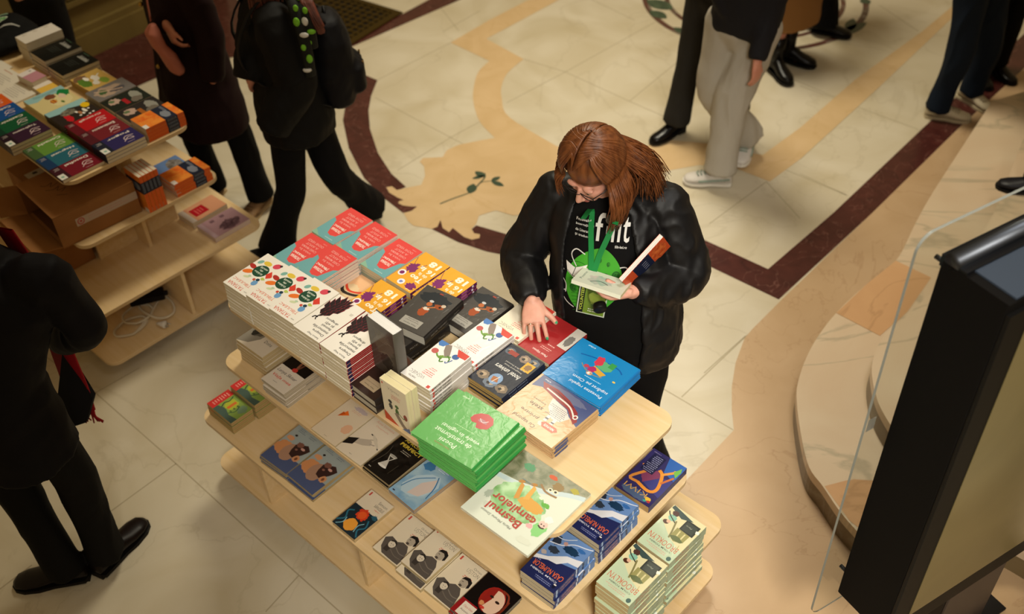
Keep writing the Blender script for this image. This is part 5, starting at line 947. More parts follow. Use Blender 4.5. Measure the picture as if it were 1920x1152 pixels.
def legs(J, kR, aR, tR, kL, aL, tL): J['knR'], J['anR'], J['toR'], J['knL'], J['anL'], J['toL'] = kR, aR, tR, kL, aL, tL
def feet(p, J, m, sole, back=.07, ln=.20, **k):
    for s in 'RL':
        an, to = J['an'+s], J['to'+s]; h = V((an.x, an.y, max(0, an.z-.09))); d = V((to.x-an.x, to.y-an.y, 0)).normalized()
        d = (d*ln+V((0, 0, (to.z-.03)-(an.z-.09) if an.z > .12 else 0))).normalized(); z0 = V((0, 0, 0)); shoe(p, h-d*back, h+d*ln, m, sole, **k)
def rings_of(J, spec): return [(J['pelvis']+V((0, 0, z))+(J['neck']-J['pelvis'])*V((1,1,0)).dot(V((0,0,0)))+V(((J['neck']-J['pelvis']).x, (J['neck']-J['pelvis']).y, 0))*max(0, z)/.57, w, d) for z, w, d in spec]

# walker with backpack (behind, left)
y0 = 4.5
J = frame(196); std(J, V((-1.02, 4.48, .93)), (-.02, -.03), 1.0, .15)
J['elR'] = ry(480, 105, 4.38); J['wrR'] = ry(470, 150, 4.32); J['elL'] = J['shL']+V((.05, -.02, -.28)); J['wrL'] = J['elL']+V((-.14, -.06, -.2))
kn_f, an_f = ry(545, 355, 4.42), ry(520, 452, 4.45); kn_b, an_b = ry(632, 330, 4.52), ry(690, 388, 4.72)
J['hiL'] = J['pelvis']+V((-.03, -.07, -.03)); J['hiR'] = J['pelvis']+V((.03, .07, -.03))
an_b.z = max(an_b.z, .13)
legs(J, kn_b, an_b, an_b+V((-.13, -.03, -.09)), kn_f, V((an_f.x, an_f.y, .09)), V((an_f.x-.16, an_f.y-.02, .03)))
mcoat = M('#100f0e', .7, 'cloth', b=.5, bd=.02)
def f_(p):
    trousers(J, p, black, (.10, .078, .075, .10), .165, .14, .006, .012, hem=.03)
    jacket(J, p, mcoat, rings_of(J, [(-.12, .235, .18), (-.02, .23, .185), (.15, .20, .17), (.32, .205, .165), (.46, .20, .14), (.54, .12, .10), (.60, .085, .085)]), (.092, .095, .09, .078))
    feet(p, J, M('#0c0b0a', .5), M('#0a0908', .7)); simple_hair(p, J['head'], M('#5a2c1c', .5, 'hair', c2='#3a1a10'), .30, 3)
P2 = person('person in black coat and wide black trousers carrying a black backpack', J, f_, hands=[dict(w=J['wrR'], f=V((-.15, .5, -.5)), n=V((-1, 0, .2)), side=1, curl=.9, L=.9)])
bp = thing('backpack', (0, 0, 0), 0, 'black backpack with small zips worn over the black coat', 'backpack'); Fb = -J['F']; c = J['chest']+Fb*.235+J['S']*-.0+V((0, -.02, -.14)); b = MB()
torso(b, [(c+V((0,0,-.24)), .10, .05), (c+V((0,0,-.21)), .145, .085), (c+V((0,0,-.05)), .155, .11), (c+V((0,0,.10)), .145, .095), (c+V((0,0,.19)), .11, .065), (c+V((0,0,.215)), .06, .03)], J['S'], Fb, M('#121113', .6, 'cloth', b=.5, bd=.01))
torso(b, [(c+Fb*.085+V((0,0,-.19)), .08, .03), (c+Fb*.10+V((0,0,-.16)), .115, .045), (c+Fb*.10+V((0,0,-.05)), .115, .045), (c+Fb*.085+V((0,0,-.01)), .09, .025)], J['S'], Fb, b.mats[0])
o = fused(b, 'pack', bp, .009, 2, .004, 12)
b = MB()
for s in (-1, 1): b.tube(spline([c+J['S']*s*.08+V((0,0,.19)), J['neck']+J['S']*s*.09+V((0,0,.045)), J['chest']+J['S']*s*.13-Fb*.185+V((0,0,.03)), J['chest']+J['S']*s*.15-Fb*.12+V((0,0,-.16)), c+J['S']*s*.13-Fb*.05+V((0,0,-.2))], 4), .016, M('#0e0d0e', .6), 8, flat=.35)
b.tube([c+V((0,0,.2))-J['S']*.03, c+V((0,0,.24)), c+V((0,0,.2))+J['S']*.03], .007, M('#0e0d0e', .6), 6); b.build('strap', bp)
b = MB()
for dx, dz in ((.03, -.03), (-.05, -.05)): b.box(-.004, -.004, -.012, .004, .004, .012, M('#b08a50', .35, 'metal'), T=Matrix.Translation(c+Fb*.138+J['S']*dx+V((0,0,dz))))
b.build('zip_pull', bp)
rr = random.Random(6); b = MB(); mhr = M('#6b3526', .5, 'hair', c2='#44201a')
for i in range(60):
    k = rr.uniform(-1, 1); b.tube(spline([ry(566+9*k, -40, 4.42), ry(572+11*k, -5, 4.27), ry(588+9*k, 28, 4.22+.02*rr.random()), ry(603+5*k, 58+rr.uniform(-8, 6), 4.21)], 3), .006, mhr, 5)
o = b.build('hair', P2); o.matrix_parent_inverse = P2.matrix_world.inverted()
# patterned scarf at the neck of the walker
J2 = J; b = MB(); q0 = J2['neck']
mgreen = M('#6fae2c', .6); mwh = M('#c9c9c4', .6); msc = M('#121410', .7)
for k_, P_ in enumerate(([ry(540, -30, 4.36), ry(550, 10, 4.24), ry(566, 60, 4.19), ry(577, 105, 4.19), ry(582, 142, 4.21)], [ry(560, -30, 4.36), ry(568, 15, 4.24), ry(580, 55, 4.21), ry(586, 90, 4.22)])):
    pth = spline(P_, 6); b.tube(pth, .026, msc, 10, flat=.5)
    for i, p in enumerate(pth[1::3]): b.ball(p+V((.008*(-1)**i, -.014, .012)), ((.015, .021, .012)[i % 3], .009, (.021, .012, .016)[i % 3]), (mgreen, mwh, mgreen)[(i+k_) % 3], seg=8, rg=6)
sf = b.build('scarf'); tag(sf, 'black scarf with green and white shapes around the backpack wearer', 'scarf')

# person in long dark maroon coat (left of the walker)
J = frame(215); std(J, V((-1.62, 4.98, .94)), (.02, -.02), 1.0, .2)
J['elR'] = J['shR']+V((-.06, .0, -.28)); J['wrR'] = ry(312, 45, 4.78); J['elL'] = J['shL']+V((.06, -.02, -.28)); J['wrL'] = J['elL']+V((-.02, -.06, -.24))
aR, aL = at(398, 345, .09), at(487, 362, .09)
J['hiR'] = J['pelvis']+V((-.08, .03, -.03)); J['hiL'] = J['pelvis']+V((.08, -.03, -.03))
legs(J, J['hiR'].lerp(aR, .5)+V((-.01, -.03, 0)), aR, V((aR.x-.04, aR.y-.13, .03)), J['hiL'].lerp(aL, .5)+V((.03, -.03, 0)), aL, V((aL.x-.06, aL.y-.13, .03)))
mar = M('#1c0c0d', .75, 'cloth', b=.35, bd=.02); Jm = J
def f_(p):
    trousers(Jm, p, black, (.095, .075, .07, .08), .15, .13, .005, .012, hem=.02)
    jacket(Jm, p, mar, rings_of(Jm, [(-.38, .275, .20), (-.26, .265, .20), (-.12, .225, .185), (.05, .20, .165), (.2, .19, .155), (.34, .20, .155), (.47, .195, .13), (.55, .11, .09), (.61, .08, .08)]), (.078, .072, .068, .055), .007, .012, 'coat', 6)
    feet(p, Jm, M('#8a6a48', .6), M('#b59b72', .7), laces=M('#7a5c3c', .7)); simple_hair(p, Jm['head'], M('#2a1a12', .5, 'hair', c2='#150c08'), .28, 4)
    for z in (.02, .2, .36): b = MB(); b.ball(Jm['pelvis']+V((0,0,z))+Jm['F']*.185+Jm['S']*-.03, (.012, .012, .012), M('#b0904a', .3, 'metal'), seg=10, rg=6); o = b.build('coat_button', p); o.matrix_parent_inverse = p.matrix_world.inverted()
P3 = person('person in long dark maroon coat and beige shoes behind the far book table', J, f_, hands=[dict(w=J['wrR'], f=V((.25, -.3, -.8)), n=V((-.8, -.5, 0)), side=-1, curl=.7)])
# pink bag and phone strap
b = MB(); pk = M('#b5705f', .55, 'cloth', b=.4, bd=.01); q = J['wrR']
torso(b, [(q+V((.02, -.06, -.24)), .02, .02), (q+V((.01, -.06, -.21)), .06, .035), (q+V((-.01, -.07, -.13)), .065, .035), (q+V((-.04, -.07, -.08)), .045, .03), (q+V((-.06, -.06, -.01)), .05, .035), (q+V((-.05, -.05, .03)), .02, .015)], J['S'], J['F'], pk)
hb = thing('handbag', q+V((-.03, -.05, -.24)), 0, 'soft pink pouch hanging from the hand of the maroon-coated person', 'bag'); bpy.context.view_layer.update(); fused(b, 'pouch', hb, .008, 3, .003, 14)
b = MB(); b.tube(spline([q+V((-.05, -.06, .05)), q+V((-.02, -.06, .25)), J['shR']+V((.06, -.10, .02)), J['neck']+V((.05, .03, .04))], 5), .011, pk, 8, flat=.3); o = b.build('strap', hb); o.matrix_parent_inverse = hb.matrix_world.inverted()

# man in dark suit, left foreground
J = frame(62); std(J, V((-1.80, 2.52, .96)), (.06, .02), 1.03, .15, sw=.20)
J['neck'] = ry(-66, 472, 2.62); J['chest'] = ry(-10, 560, 2.60); J['head'] = head_T(J['neck']+V((.02, .05, .17)), J['F'], .25)
J['shR'] = ry(82, 520, 2.56); J['elR'] = ry(160, 612, 2.62); J['wrR'] = ry(115, 640, 2.80); J['shL'] = J['neck']*2-J['shR']; J['shL'].z = J['shR'].z; J['elL'] = J['shL']+V((-.03, .05, -.28)); J['wrL'] = J['elL']+V((.10, .18, -.05))
aR, aL = at(196, 1030, .09), at(120, 1060, .09); J['hiR'] = J['pelvis']+V((.10, -.02, -.03)); J['hiL'] = J['pelvis']+V((-.09, .03, -.03))
legs(J, J['hiR'].lerp(aR, .5)+V((.02, .03, 0)), aR, V((aR.x+.06, aR.y+.12, .03)), J['hiL'].lerp(aL, .5)+V((-.035, .02, 0)), aL, V((aL.x-.16, aL.y-.02, .03)))
suit = M('#0b0a0d', .7, 'cloth', b=.3, bd=.02); Js = J
def f_(p):
    trousers(Js, p, M('#0c0b0a', .75, 'cloth', b=.3), (.10, .078, .070, .072), .17, .14, .006, .011, hem=.03)
    jacket(Js, p, suit, [(Js['pelvis']+V((0,0,-.24)), .22, .175), (Js['pelvis']+V((0,0,-.05)), .21, .17), (Js['pelvis']+V((0,0,.1)), .20, .165), (Js['pelvis'].lerp(Js['chest'], .55), .185, .15), (Js['chest'], .21, .155), (Js['chest'].lerp(Js['neck'], .55), .20, .135), (Js['chest'].lerp(Js['neck'], .85), .12, .095), (Js['neck']+V((0,0,.03)), .075, .075)], (.082, .072, .066, .052), .005, .010, 'suit_jacket', 6)
    simple_hair(p, Js['head'], M('#2b2320', .5, 'hair', c2='#15110f'), .03, 8, 90)
P4 = person('person in dark suit seen from behind at the left edge', J, f_, k=1.1, hands=[dict(w=J['wrR'], f=V((-.2, .7, .1)), n=V((0, 0, 1)), side=1, curl=.7)])
for s, an, hd in (('R', aR, V((.5, 1.0, 0))), ('L', aL, V((-1, -.12, 0)))):
    hd.normalize(); h = V((an.x, an.y, 0)); shoe(P4, h-hd*.075, h+hd*.215, M('#120c0b', .36), M('#0b0807', .6), .05, .075, .012)
# red fringed scarf
sc = thing('scarf', J['neck'], 0, 'dark red fringed scarf draped around the suited person', 'scarf'); bpy.context.view_layer.update(); red = M('#8a0f18', .75, 'cloth', b=.3)
b = MB(); S_, F_ = J['S'], J['F']
ringc = J['neck']+V((0,0,.02))
b.tube([ringc+S_*.09*cos(t)+F_*.085*sin(t)+V((0,0,.012*sin(t))) for t in [2*pi*i/20 for i in range(21)]], .022, red, 8, flat=.8)
p_in = ry(108, 640, 2.80); p_mid = ry(138, 720, 2.84); p_end = ry(150, 765, 2.85)
tail = spline([ringc+F_*.12+S_*.05, ry(90, 560, 2.84), p_in, p_mid, p_end], 5); sd = V((.78, -.25, 0)).normalized(); vs = []
wd = [.03+.035*(i/(len(tail)-1)) for i in range(len(tail))]
for p, w in zip(tail, wd): vs += [p-sd*w, p+sd*w, p+sd*w+F_*.008, p-sd*w+F_*.008]
fs = []
for i in range(len(tail)-1): fs += [(i*4+k, i*4+(k+1)%4, (i+1)*4+(k+1)%4, (i+1)*4+k) for k in range(4)]
b.add(vs, fs, red, True); o = b.build('wool_band', sc); o.matrix_parent_inverse = sc.matrix_world.inverted()
b = MB(); rr = random.Random(2)
for i in range(16):
    p = tail[-1]+sd*(-.062+.0083*i); b.tube([p, p+V((rr.uniform(-.008, .012), 0, -.035)), p+V((rr.uniform(-.015, .022), rr.uniform(-.01, .01), -.075))], [.0045, .004, .003], red, 5)
o = b.build('fringe', sc); o.matrix_parent_inverse = sc.matrix_world.inverted()
# the free end of the coat hanging below the arm
b = MB(); q = [ry(120, 650, 2.82), ry(150, 700, 2.86), ry(178, 742, 2.84), ry(165, 790, 2.80), ry(135, 800, 2.76), ry(110, 740, 2.76)]
cq = sum(q, V())/len(q); n = V((.3, .95, 0)).normalized(); vs = [p+n*.012 for p in q]+[p-n*.012 for p in q]; m_ = len(q)
b.add(vs, [list(range(m_)), list(range(m_, 2*m_))[::-1]]+[(i, m_+i, m_+(i+1)%m_, (i+1)%m_) for i in range(m_)], suit); o = b.build('coat_flap', P4, .006); o.matrix_parent_inverse = P4.matrix_world.inverted()

# person in grey trousers (top centre)
J = frame(235); std(J, V((1.30, 5.08, .96)), (.03, -.02), 1.0, .15)
J['hiR'] = J['pelvis']+V((-.09, .05, -.03)); J['hiL'] = J['pelvis']+V((.08, -.04, -.03))
aF, aB = at(1350, 318, .10), at(1402, 255, .12)
J['elL'] = ry(1440, 30, 4.95); J['wrL'] = ry(1420, 112, 4.85); J['elR'] = J['shR']+V((-.06, -.02, -.27)); J['wrR'] = J['elR']+V((.06, -.12, -.18))
legs(J, ry(1345, 235, 5.18), aB, V((aB.x-.05, aB.y-.12, .05)), ry(1352, 200, 4.95), aF, V((aF.x-.15, aF.y+.02, .03)))
J['knR'] = ry(1340, 170, 5.12); J['knL'] = ry(1372, 190, 4.98)
grey = M('#aaa396', .8, 'cloth', b=.4, bd=.02); char = M('#1d1c1f', .75, 'cloth', b=.35); Jg = J
def f_(p):
    trousers(Jg, p, grey, (.112, .098, .088, .098), .165, .14, .007, .011, hem=.0)
    jacket(Jg, p, char, rings_of(Jg, [(-.05, .17, .14), (-.02, .185, .155), (.2, .185, .15), (.34, .195, .15), (.47, .19, .13), (.55, .11, .09), (.6, .07, .07)]), (.075, .066, .06, .045), .005, .011, 'sweater', 7)
    feet(p, Jg, M('#c4bdb4', .6), M('#d8d2c6', .7), laces=M('#8a9a8c', .6), w=.05)
    simple_hair(p, Jg['head'], M('#3a2618', .5, 'hair', c2='#20140c'), .2, 9)
P5 = person('person in light grey wide trousers, charcoal sweater and white sneakers', J, f_, hands=[dict(w=J['wrL'], f=V((.05, -.15, -1)), n=V((.6, -.7, 0)), side=-1, curl=.35)])
# dark trousers and boots behind
J = frame(215); std(J, V((1.22, 5.50, .93)), (.02, 0), 1.0, .15)
aF, aB = at(1268, 228, .10), at(1380, 205, .10); J['hiR'] = J['pelvis']+V((-.07, .03, -.03)); J['hiL'] = J['pelvis']+V((.08, -.03, -.03))
for s in 'RL': J['el'+s] = J['sh'+s]+V((0, .03, -.28)); J['wr'+s] = J['el'+s]+V((0, -.05, -.25))
legs(J, J['hiR'].lerp(aF, .5), aF, V((aF.x-.10, aF.y-.06, .03)), J['hiL'].lerp(aB, .5), aB, V((aB.x-.08, aB.y-.1, .05))); Jd = J; dg_ = M('#2a2824', .8, 'cloth', b=.35)
def f_(p):
    trousers(Jd, p, dg_, (.09, .07, .07, .085), .145, .12, .006, .012, hem=.0)
    jacket(Jd, p, M('#17130f', .7, 'cloth'), rings_of(Jd, [(.0, .18, .15), (.2, .185, .15), (.34, .19, .15), (.47, .19, .13), (.55, .11, .09), (.6, .07, .07)]), (.075, .066, .06, .045), .005, .012, 'jacket', 7)
    feet(p, Jd, M('#0c0a0a', .25), M('#0a0909', .5), w=.042, heelh=.045, name='ankle_boot', back=.06, ln=.19)
    simple_hair(p, Jd['head'], M('#1c1410', .5, 'hair', c2='#0e0a08'), .25, 10)
person('person in dark grey flared trousers and black heeled boots', J, f_)
# tan coat and black boots
J = frame(-60); std(J, V((1.90, 6.32, .94)), (0, 0), 1, .15)
for s in 'RL': J['el'+s] = J['sh'+s]+V((0, -.03, -.28)); J['wr'+s] = J['el'+s]+V((0, -.1, -.24))
aF, aB = at(1455, 112, .10), at(1478, 92, .10); legs(J, J['hiR'].lerp(aF, .5), aF, V((aF.x+.04, aF.y-.12, .03)), J['hiL'].lerp(aB, .5), aB, V((aB.x+.10, aB.y-.06, .03))); Jt = J; tan = M('#8a6238', .8, 'cloth', b=.3)
def f_(p):
    jacket(Jt, p, tan, rings_of(Jt, [(-.64, .20, .165), (-.3, .195, .16), (-.1, .19, .155), (.1, .175, .145), (.3, .185, .15), (.47, .19, .13), (.55, .11, .09), (.6, .07, .07)]), (.075, .066, .06, .048), .006, .013, 'coat', 6)
    feet(p, Jt, M('#0d0b0a', .3), M('#0a0808', .5), w=.046, h=.10, heelh=.02, name='ankle_boot'); b = MB()
    for s in 'RL': a = Jt['an'+s]; b.tube([a-V((0,0,.04)), a+V((0,0,.08)), a+V((0,0,.16))], [.045, .045, .052], M('#0d0b0a', .3), 14)
    o = b.build('boot_shaft', p); o.matrix_parent_inverse = p.matrix_world.inverted(); simple_hair(p, Jt['head'], M('#2c1c12', .5, 'hair', c2='#160d08'), .2, 11)
person('person in long tan coat and black ankle boots at the top', J, f_)
# black trousers, foot on the wreath inlay
J = frame(-25); std(J, V((at(1535, 30, .1).x, at(1535, 30, .1).y, .94)), (0, 0), 1, .15)
for s in 'RL': J['el'+s] = J['sh'+s]+V((0, -.03, -.28)); J['wr'+s] = J['el'+s]+V((0, -.1, -.24))
aF, aB = at(1545, 38, .10), at(1520, 22, .10); legs(J, J['hiR'].lerp(aF, .5), aF, V((aF.x+.13, aF.y-.07, .03)), J['hiL'].lerp(aB, .5), aB, V((aB.x+.13, aB.y-.03, .03))); Jb = J
def f_(p):
    trousers(Jb, p, black, (.10, .085, .085, .10), .16, .13, .005, .013, hem=.02)
    jacket(Jb, p, black, rings_of(Jb, [(-.05, .19, .15), (.2, .185, .15), (.34, .19, .15), (.47, .19, .13), (.55, .11, .09), (.6, .07, .07)]), (.075, .066, .06, .048), .005, .013, 'jacket', 7)
    feet(p, Jb, M('#0d0c0b', .35), M('#0a0908', .6), w=.05); simple_hair(p, Jb['head'], M('#1c1410', .5, 'hair', c2='#0e0a08'), .05, 12, 80)
person('person in black trousers and boots standing on the round wreath inlay', J, f_)
# jeans and cream sneakers (right top)
J = frame(-35); std(J, V((2.80, 5.66, .95)), (.02, 0), 1, .15)
for s in 'RL': J['el'+s] = J['sh'+s]+V((0, -.03, -.28)); J['wr'+s] = J['el'+s]+V((.05, -.1, -.24))
aF, aB = at(1762, 195, .09), at(1822, 165, .09); J['hiR'] = J['pelvis']+V((-.08, -.05, -.03)); J['hiL'] = J['pelvis']+V((.08, .05, -.03))
legs(J, ry(1800, 100, 5.55), aF, V((aF.x+.16, aF.y-.06, .03)), ry(1850, 95, 5.72), aB, V((aB.x+.06, aB.y-.12, .03))); Jj = J; jean = M('#141d2a', .8, 'cloth', b=.5, bd=.015)
def f_(p):
    trousers(Jj, p, jean, (.10, .078, .068, .075), .165, .135, .008, .010, hem=.03)
    jacket(Jj, p, black, rings_of(Jj, [(.0, .18, .15), (.2, .185, .15), (.34, .19, .15), (.47, .19, .13), (.55, .11, .09), (.6, .07, .07)]), (.075, .066, .06, .048), .005, .013, 'jacket', 7)
    feet(p, Jj, M('#c0b49a', .6), M('#b8aa8c', .7), w=.048, laces=M('#a89c82', .7)); simple_hair(p, Jj['head'], M('#2c1c12', .5, 'hair', c2='#160d08'), .05, 13, 80)
person('person in dark blue jeans and cream sneakers on the maroon border', J, f_)
# black trousers and black boots behind the jeans
J = frame(-70); std(J, V((at(1850, 116, .1).x+.03, at(1850, 116, .1).y+.02, .94)), (0, 0), 1, .15)
for s in 'RL': J['el'+s] = J['sh'+s]+V((0, -.03, -.28)); J['wr'+s] = J['el'+s]+V((.05, -.1, -.24))
aF, aB = at(1868, 112, .09), at(1832, 120, .09); J['hiR'] = J['pelvis']+V((-.09, 0, -.03)); J['hiL'] = J['pelvis']+V((.09, 0, -.03))
legs(J, J['hiR'].lerp(aB, .5), aB, V((aB.x+.02, aB.y-.13, .03)), J['hiL'].lerp(aF, .5), aF, V((aF.x+.05, aF.y-.13, .03))); Jk = J
def f_(p):
    trousers(Jk, p, black, (.10, .08, .075, .08), .165, .135, .005, .013, hem=.02)
    jacket(Jk, p, black, rings_of(Jk, [(.0, .18, .15), (.2, .185, .15), (.34, .19, .15), (.47, .19, .13), (.55, .11, .09), (.6, .07, .07)]), (.075, .066, .06, .048), .005, .013, 'jacket', 7)
    feet(p, Jk, M('#0d0b0a', .3), M('#0a0808', .5), w=.046, heelh=.03, name='ankle_boot'); simple_hair(p, Jk['head'], M('#1c1410', .5, 'hair', c2='#0e0a08'), .2, 14)
person('person in black trousers and black heeled boots beyond the jeans wearer', J, f_)
# person on the steps, only the lower legs seen beside the kiosk
J = frame(160); q = at(1945, 360, .30); std(J, q+V((.10, .02, .85)), (0, 0), 1, .15)
for s in 'RL': J['el'+s] = J['sh'+s]+V((0, -.03, -.28)); J['wr'+s] = J['el'+s]+V((.05, -.1, -.24))
aF, aB = q+V((.0, 0, .09)), q+V((.22, .10, .09)); legs(J, J['hiR'].lerp(aB, .5), aB, V((aB.x-.13, aB.y+.04, .33)), J['hiL'].lerp(aF, .5)+V((-.02, 0, 0)), aF, V((aF.x-.13, aF.y+.04, .33))); Ju = J
def f_(p):
    trousers(Ju, p, black, (.10, .08, .08, .09), .165, .135, .005, .013, hem=.03)
    jacket(Ju, p, black, rings_of(Ju, [(.0, .18, .15), (.2, .185, .15), (.34, .19, .15), (.47, .19, .13), (.55, .11, .09), (.6, .07, .07)]), (.075, .066, .06, .048), .005, .013, 'jacket', 7)
    for s in 'RL':
        an = Ju['an'+s]; h = V((an.x, an.y, .30)); d = V((-.95, .3, 0)).normalized(); shoe(p, h-d*.07, h+d*.20, M('#17161a', .4), M('#0c0b0c', .6))
    simple_hair(p, Ju['head'], M('#1c1410', .5, 'hair', c2='#0e0a08'), .05, 15, 80)
person('person in black trousers standing on the marble steps beside the kiosk', J, f_)
# person in black leaning over the far table's end
J = frame(-48); q = tw(2, -.42, .62); q.z = .90; std(J, q, (.0, 0), 1, .6)
pz = lambda u, v, z: (lambda w: V((w.x, w.y, z)))(tw(2, u, v))
J['S'] = V((J['F'].y, -J['F'].x, 0)); J['pelvis'] = pz(-1.17, .57, .95); J['chest'] = pz(-1.06, .47, 1.28); J['neck'] = pz(-1.0, .37, 1.44); fd = (tw(2, -.5, -.2)-tw(2, -.62, .66)); J['F'] = V((fd.x, fd.y, 0)).normalized(); J['S'] = V((J['F'].y, -J['F'].x, 0))
J['head'] = head_T(pz(-.96, .29, 1.56), J['F'], .7)
for s, k in (('R', 1), ('L', -1)):
    J['sh'+s] = J['neck']+J['S']*.18*k-V((0,0,.02)); J['el'+s] = J['sh'+s]+J['S']*.05*k+V((0,0,-.26)); J['wr'+s] = J['el'+s]+J['F']*.08+V((0,0,-.02)); J['hi'+s] = J['pelvis']+J['S']*.09*k; J['an'+s] = V((J['hi'+s].x, J['hi'+s].y, .09)); J['kn'+s] = J['hi'+s].lerp(J['an'+s], .5); J['to'+s] = J['an'+s]+J['F']*.1-V((0,0,.06))
Jl = J
def f_(p):
    trousers(Jl, p, black, (.10, .08, .08, .09), .165, .135, .005, .013, hem=.03)
    o = None; b = MB(); ax = (Jl['neck']-Jl['pelvis']).normalized(); up_ = Jl['S'].cross(ax); 
    torso(b, [(Jl['pelvis']-V((0,0,.08)), .18, .15), (Jl['pelvis']+V((0,0,.06)), .18, .15), (Jl['pelvis'].lerp(Jl['chest'], .5), .18, .14), (Jl['chest'], .195, .14), (Jl['chest'].lerp(Jl['neck'], .6), .19, .12), (Jl['neck'], .10, .08)], Jl['S'], up_, black)
    for s in 'RL': limb(b, [Jl['chest'].lerp(Jl['sh'+s], .6), Jl['sh'+s], Jl['sh'+s].lerp(Jl['el'+s], .6)], [.085, .08, .072], black)
    ts = fused(b, 't_shirt', p, .011, 3, .005, 7)
    bpy.context.view_layer.update()
    for s in 'RL':
        an = Jl['an'+s]; h = V((an.x, an.y, 0)); shoe(p, h-Jl['F']*.07, h+Jl['F']*.2, M('#121212', .5), M('#0c0b0c', .6))
    simple_hair(p, Jl['head'], M('#1c1410', .5, 'hair', c2='#0e0a08'), .03, 16, 80)
person('person in black standing behind the far end of the left table', J, f_)

tb = thing('cloth_bag', pz(-.60, .13, .9935), TAB[2][2], 'black cloth bag with white pen and green leaf print on the left table', 'bag'); bpy.context.view_layer.update()
b = MB(); Tb = tb.matrix_world
for cx_, cy_, cz_, rx_, ry_, rz_ in ((0, 0, .052, .165, .175, .05), (-.05, .06, .065, .10, .10, .06), (.07, -.06, .045, .08, .10, .043), (-.06, -.10, .04, .09, .07, .038)): b.ball((cx_, cy_, cz_), (rx_, ry_, rz_), M('#0d0d0d', .8, 'cloth', b=.4, bd=.01), T=Tb, seg=24, rg=12)
bg = fused(b, 'bag_cloth', tb, .008, 3, .004, 12); bpy.context.view_layer.update()
pr = MB(); draw(pr, [('e', -7, -3, 3.6, 2.3, '#a9a9a4', 20), ('e', -7, -3, 2.9, 1.6, '#121212', 20), ('l', [(-3.6,-2),(1,-.6),(6,-1.4),(8.6,-4)], .9, '#a5a5a0'), ('e', .6, 4.0, 4.6, 2.0, '#b4bcaa', 8), ('e', 1.6, 4.0, 2.8, 1.5, '#3f8a3f', 8), ('l', [(-2,6.6),(2,8.2),(6,8.4)], .8, '#8fae90'), ('l', [(-3,8.6),(0,10.4),(4,11)], .6, '#a9b5a4')], 0, Matrix.Identity(4), .6)
onto(bg, basis(E1*.30+E2*.95, E2*.30-E1*.95, V((0,0,1)), V(tb.location)+V((0,0,.1))), pr, 'bag_print', tb, .004)
# --- kiosk with clear acrylic back sheet at the right
ZB, ZT = .45, 1.905
A_ = at(1570, 1110, ZB).xy; B_ = at(1653, 1196, ZB).xy; C_ = at(1892, 1018, ZB).xy
sx = (B_-A_); L_ = sx.length; sx = V((sx.x/L_, sx.y/L_, 0)); sc_ = (C_-B_); sy = V((sc_.x, sc_.y, 0)); sy = (sy-sx*sy.dot(sx)); 
kw = 1.0; sy.normalize(); ZU = V((0, 0, 1))
ks = thing('information_kiosk', (A_.x, A_.y, 0), 0, 'black upright information kiosk with screen and clear acrylic sheet', 'kiosk')
K3 = Matrix(((sx.x, sy.x, 0, A_.x), (sx.y, sy.y, 0, A_.y), (0, 0, 1, 0), (0, 0, 0, 1))); ks.matrix_world = K3
mblk = M('#070605', .7, 'mottle', c2='#0a0807', s=2, sp=.12); mtop = M('#59606c', .3, 'metal'); alu = M('#4e5157', .42, 'metal')
b = MB(); b.box(0, 0, ZB, L_, kw, ZT-.001, mblk); b.build('cabinet', ks, .004)
b = MB(); b.box(.025, .03, ZT-.001, L_-.006, kw-.03, ZT+.004, M('#3c4552', .25, 'print')); b.box(.07, .30, ZT+.004, L_-.01, .306, ZT+.006, M('#b59a78', .5)); b.build('top_plate', ks)
b = MB(); b.tube([(.030, .0, ZT+.012), (.030, kw, ZT+.012)], .024, alu, 14); b.box(-.004, 0, ZT-.02, .008, kw, ZT+.016, M('#15171b', .3)); b.box(.05, 0, ZT+.001, .075, kw, ZT+.008, M('#0d0e11', .4)); b.build('top_rail', ks)
b = MB(); b.box(L_, .0, ZB-.02, L_+.012, kw, ZT-.03, M('#0a0908', .5)); b.build('screen_bezel', ks, .003)
b = MB(); b.box(L_+.012, .085, ZB+.075, L_+.014, kw-.06, ZT-.11, M('#6a5f3e', .15, 'mottle', c2='#7a6d48', s=1.2)); b.build('screen', ks)  # beige colour stands in for the floor reflected in the screen
b = MB(); b.box(.03, kw*.30+.06, .012, L_-.02, kw*.30+.06+.29, ZB, M('#1a1614', .45)); b.box(L_-.02, kw*.30+.06-.0, .012, L_-.012, kw*.30+.06+.29, ZB, M('#3f3631', .35)); b.build('stand', ks, .003)
b = MB(); b.box(-.04, kw*.3, 0, L_+.02, kw*.75, .012, M('#141110', .5)); b.build('foot_plate', ks, .003)
b = MB(); ac = M('#f3f6f4', .03, 'glass', ior=1.12); ed = M('#8d908a', .2, 'print')
pts = rrect(-.075, ZB-.12, kw+.075, ZT+.085, .05); Tn = K3 @ Matrix.Identity(4)
R_ = Matrix(((0, 0, 1, -.030), (1, 0, 0, 0), (0, 1, 0, 0), (0, 0, 0, 1)))
b.prism(pts, 0, .008, ac, ed, T=R_); b.build('acrylic_sheet', ks)
for yy in (.02, kw-.02):
    for zz in (ZB+.1, ZT-.02): b = MB(); b.tube([(-.034, yy, zz), (.0, yy, zz)], .007, alu, 10); b.build('standoff_bolt', ks)
b = MB(); draw(b, [('r', -1.6, -2.6, 1.6, 2.6, '#b9b2a8'), ('x', -1.2, -2.2, 1.2, 2.2, 4, '#b04a40')], 0, Matrix(((0,0,-1,-.0312),(1,0,0,-.045),(0,1,0,1.30),(0,0,0,1))), .5); b.build('sticker', ks)
b = MB(); 
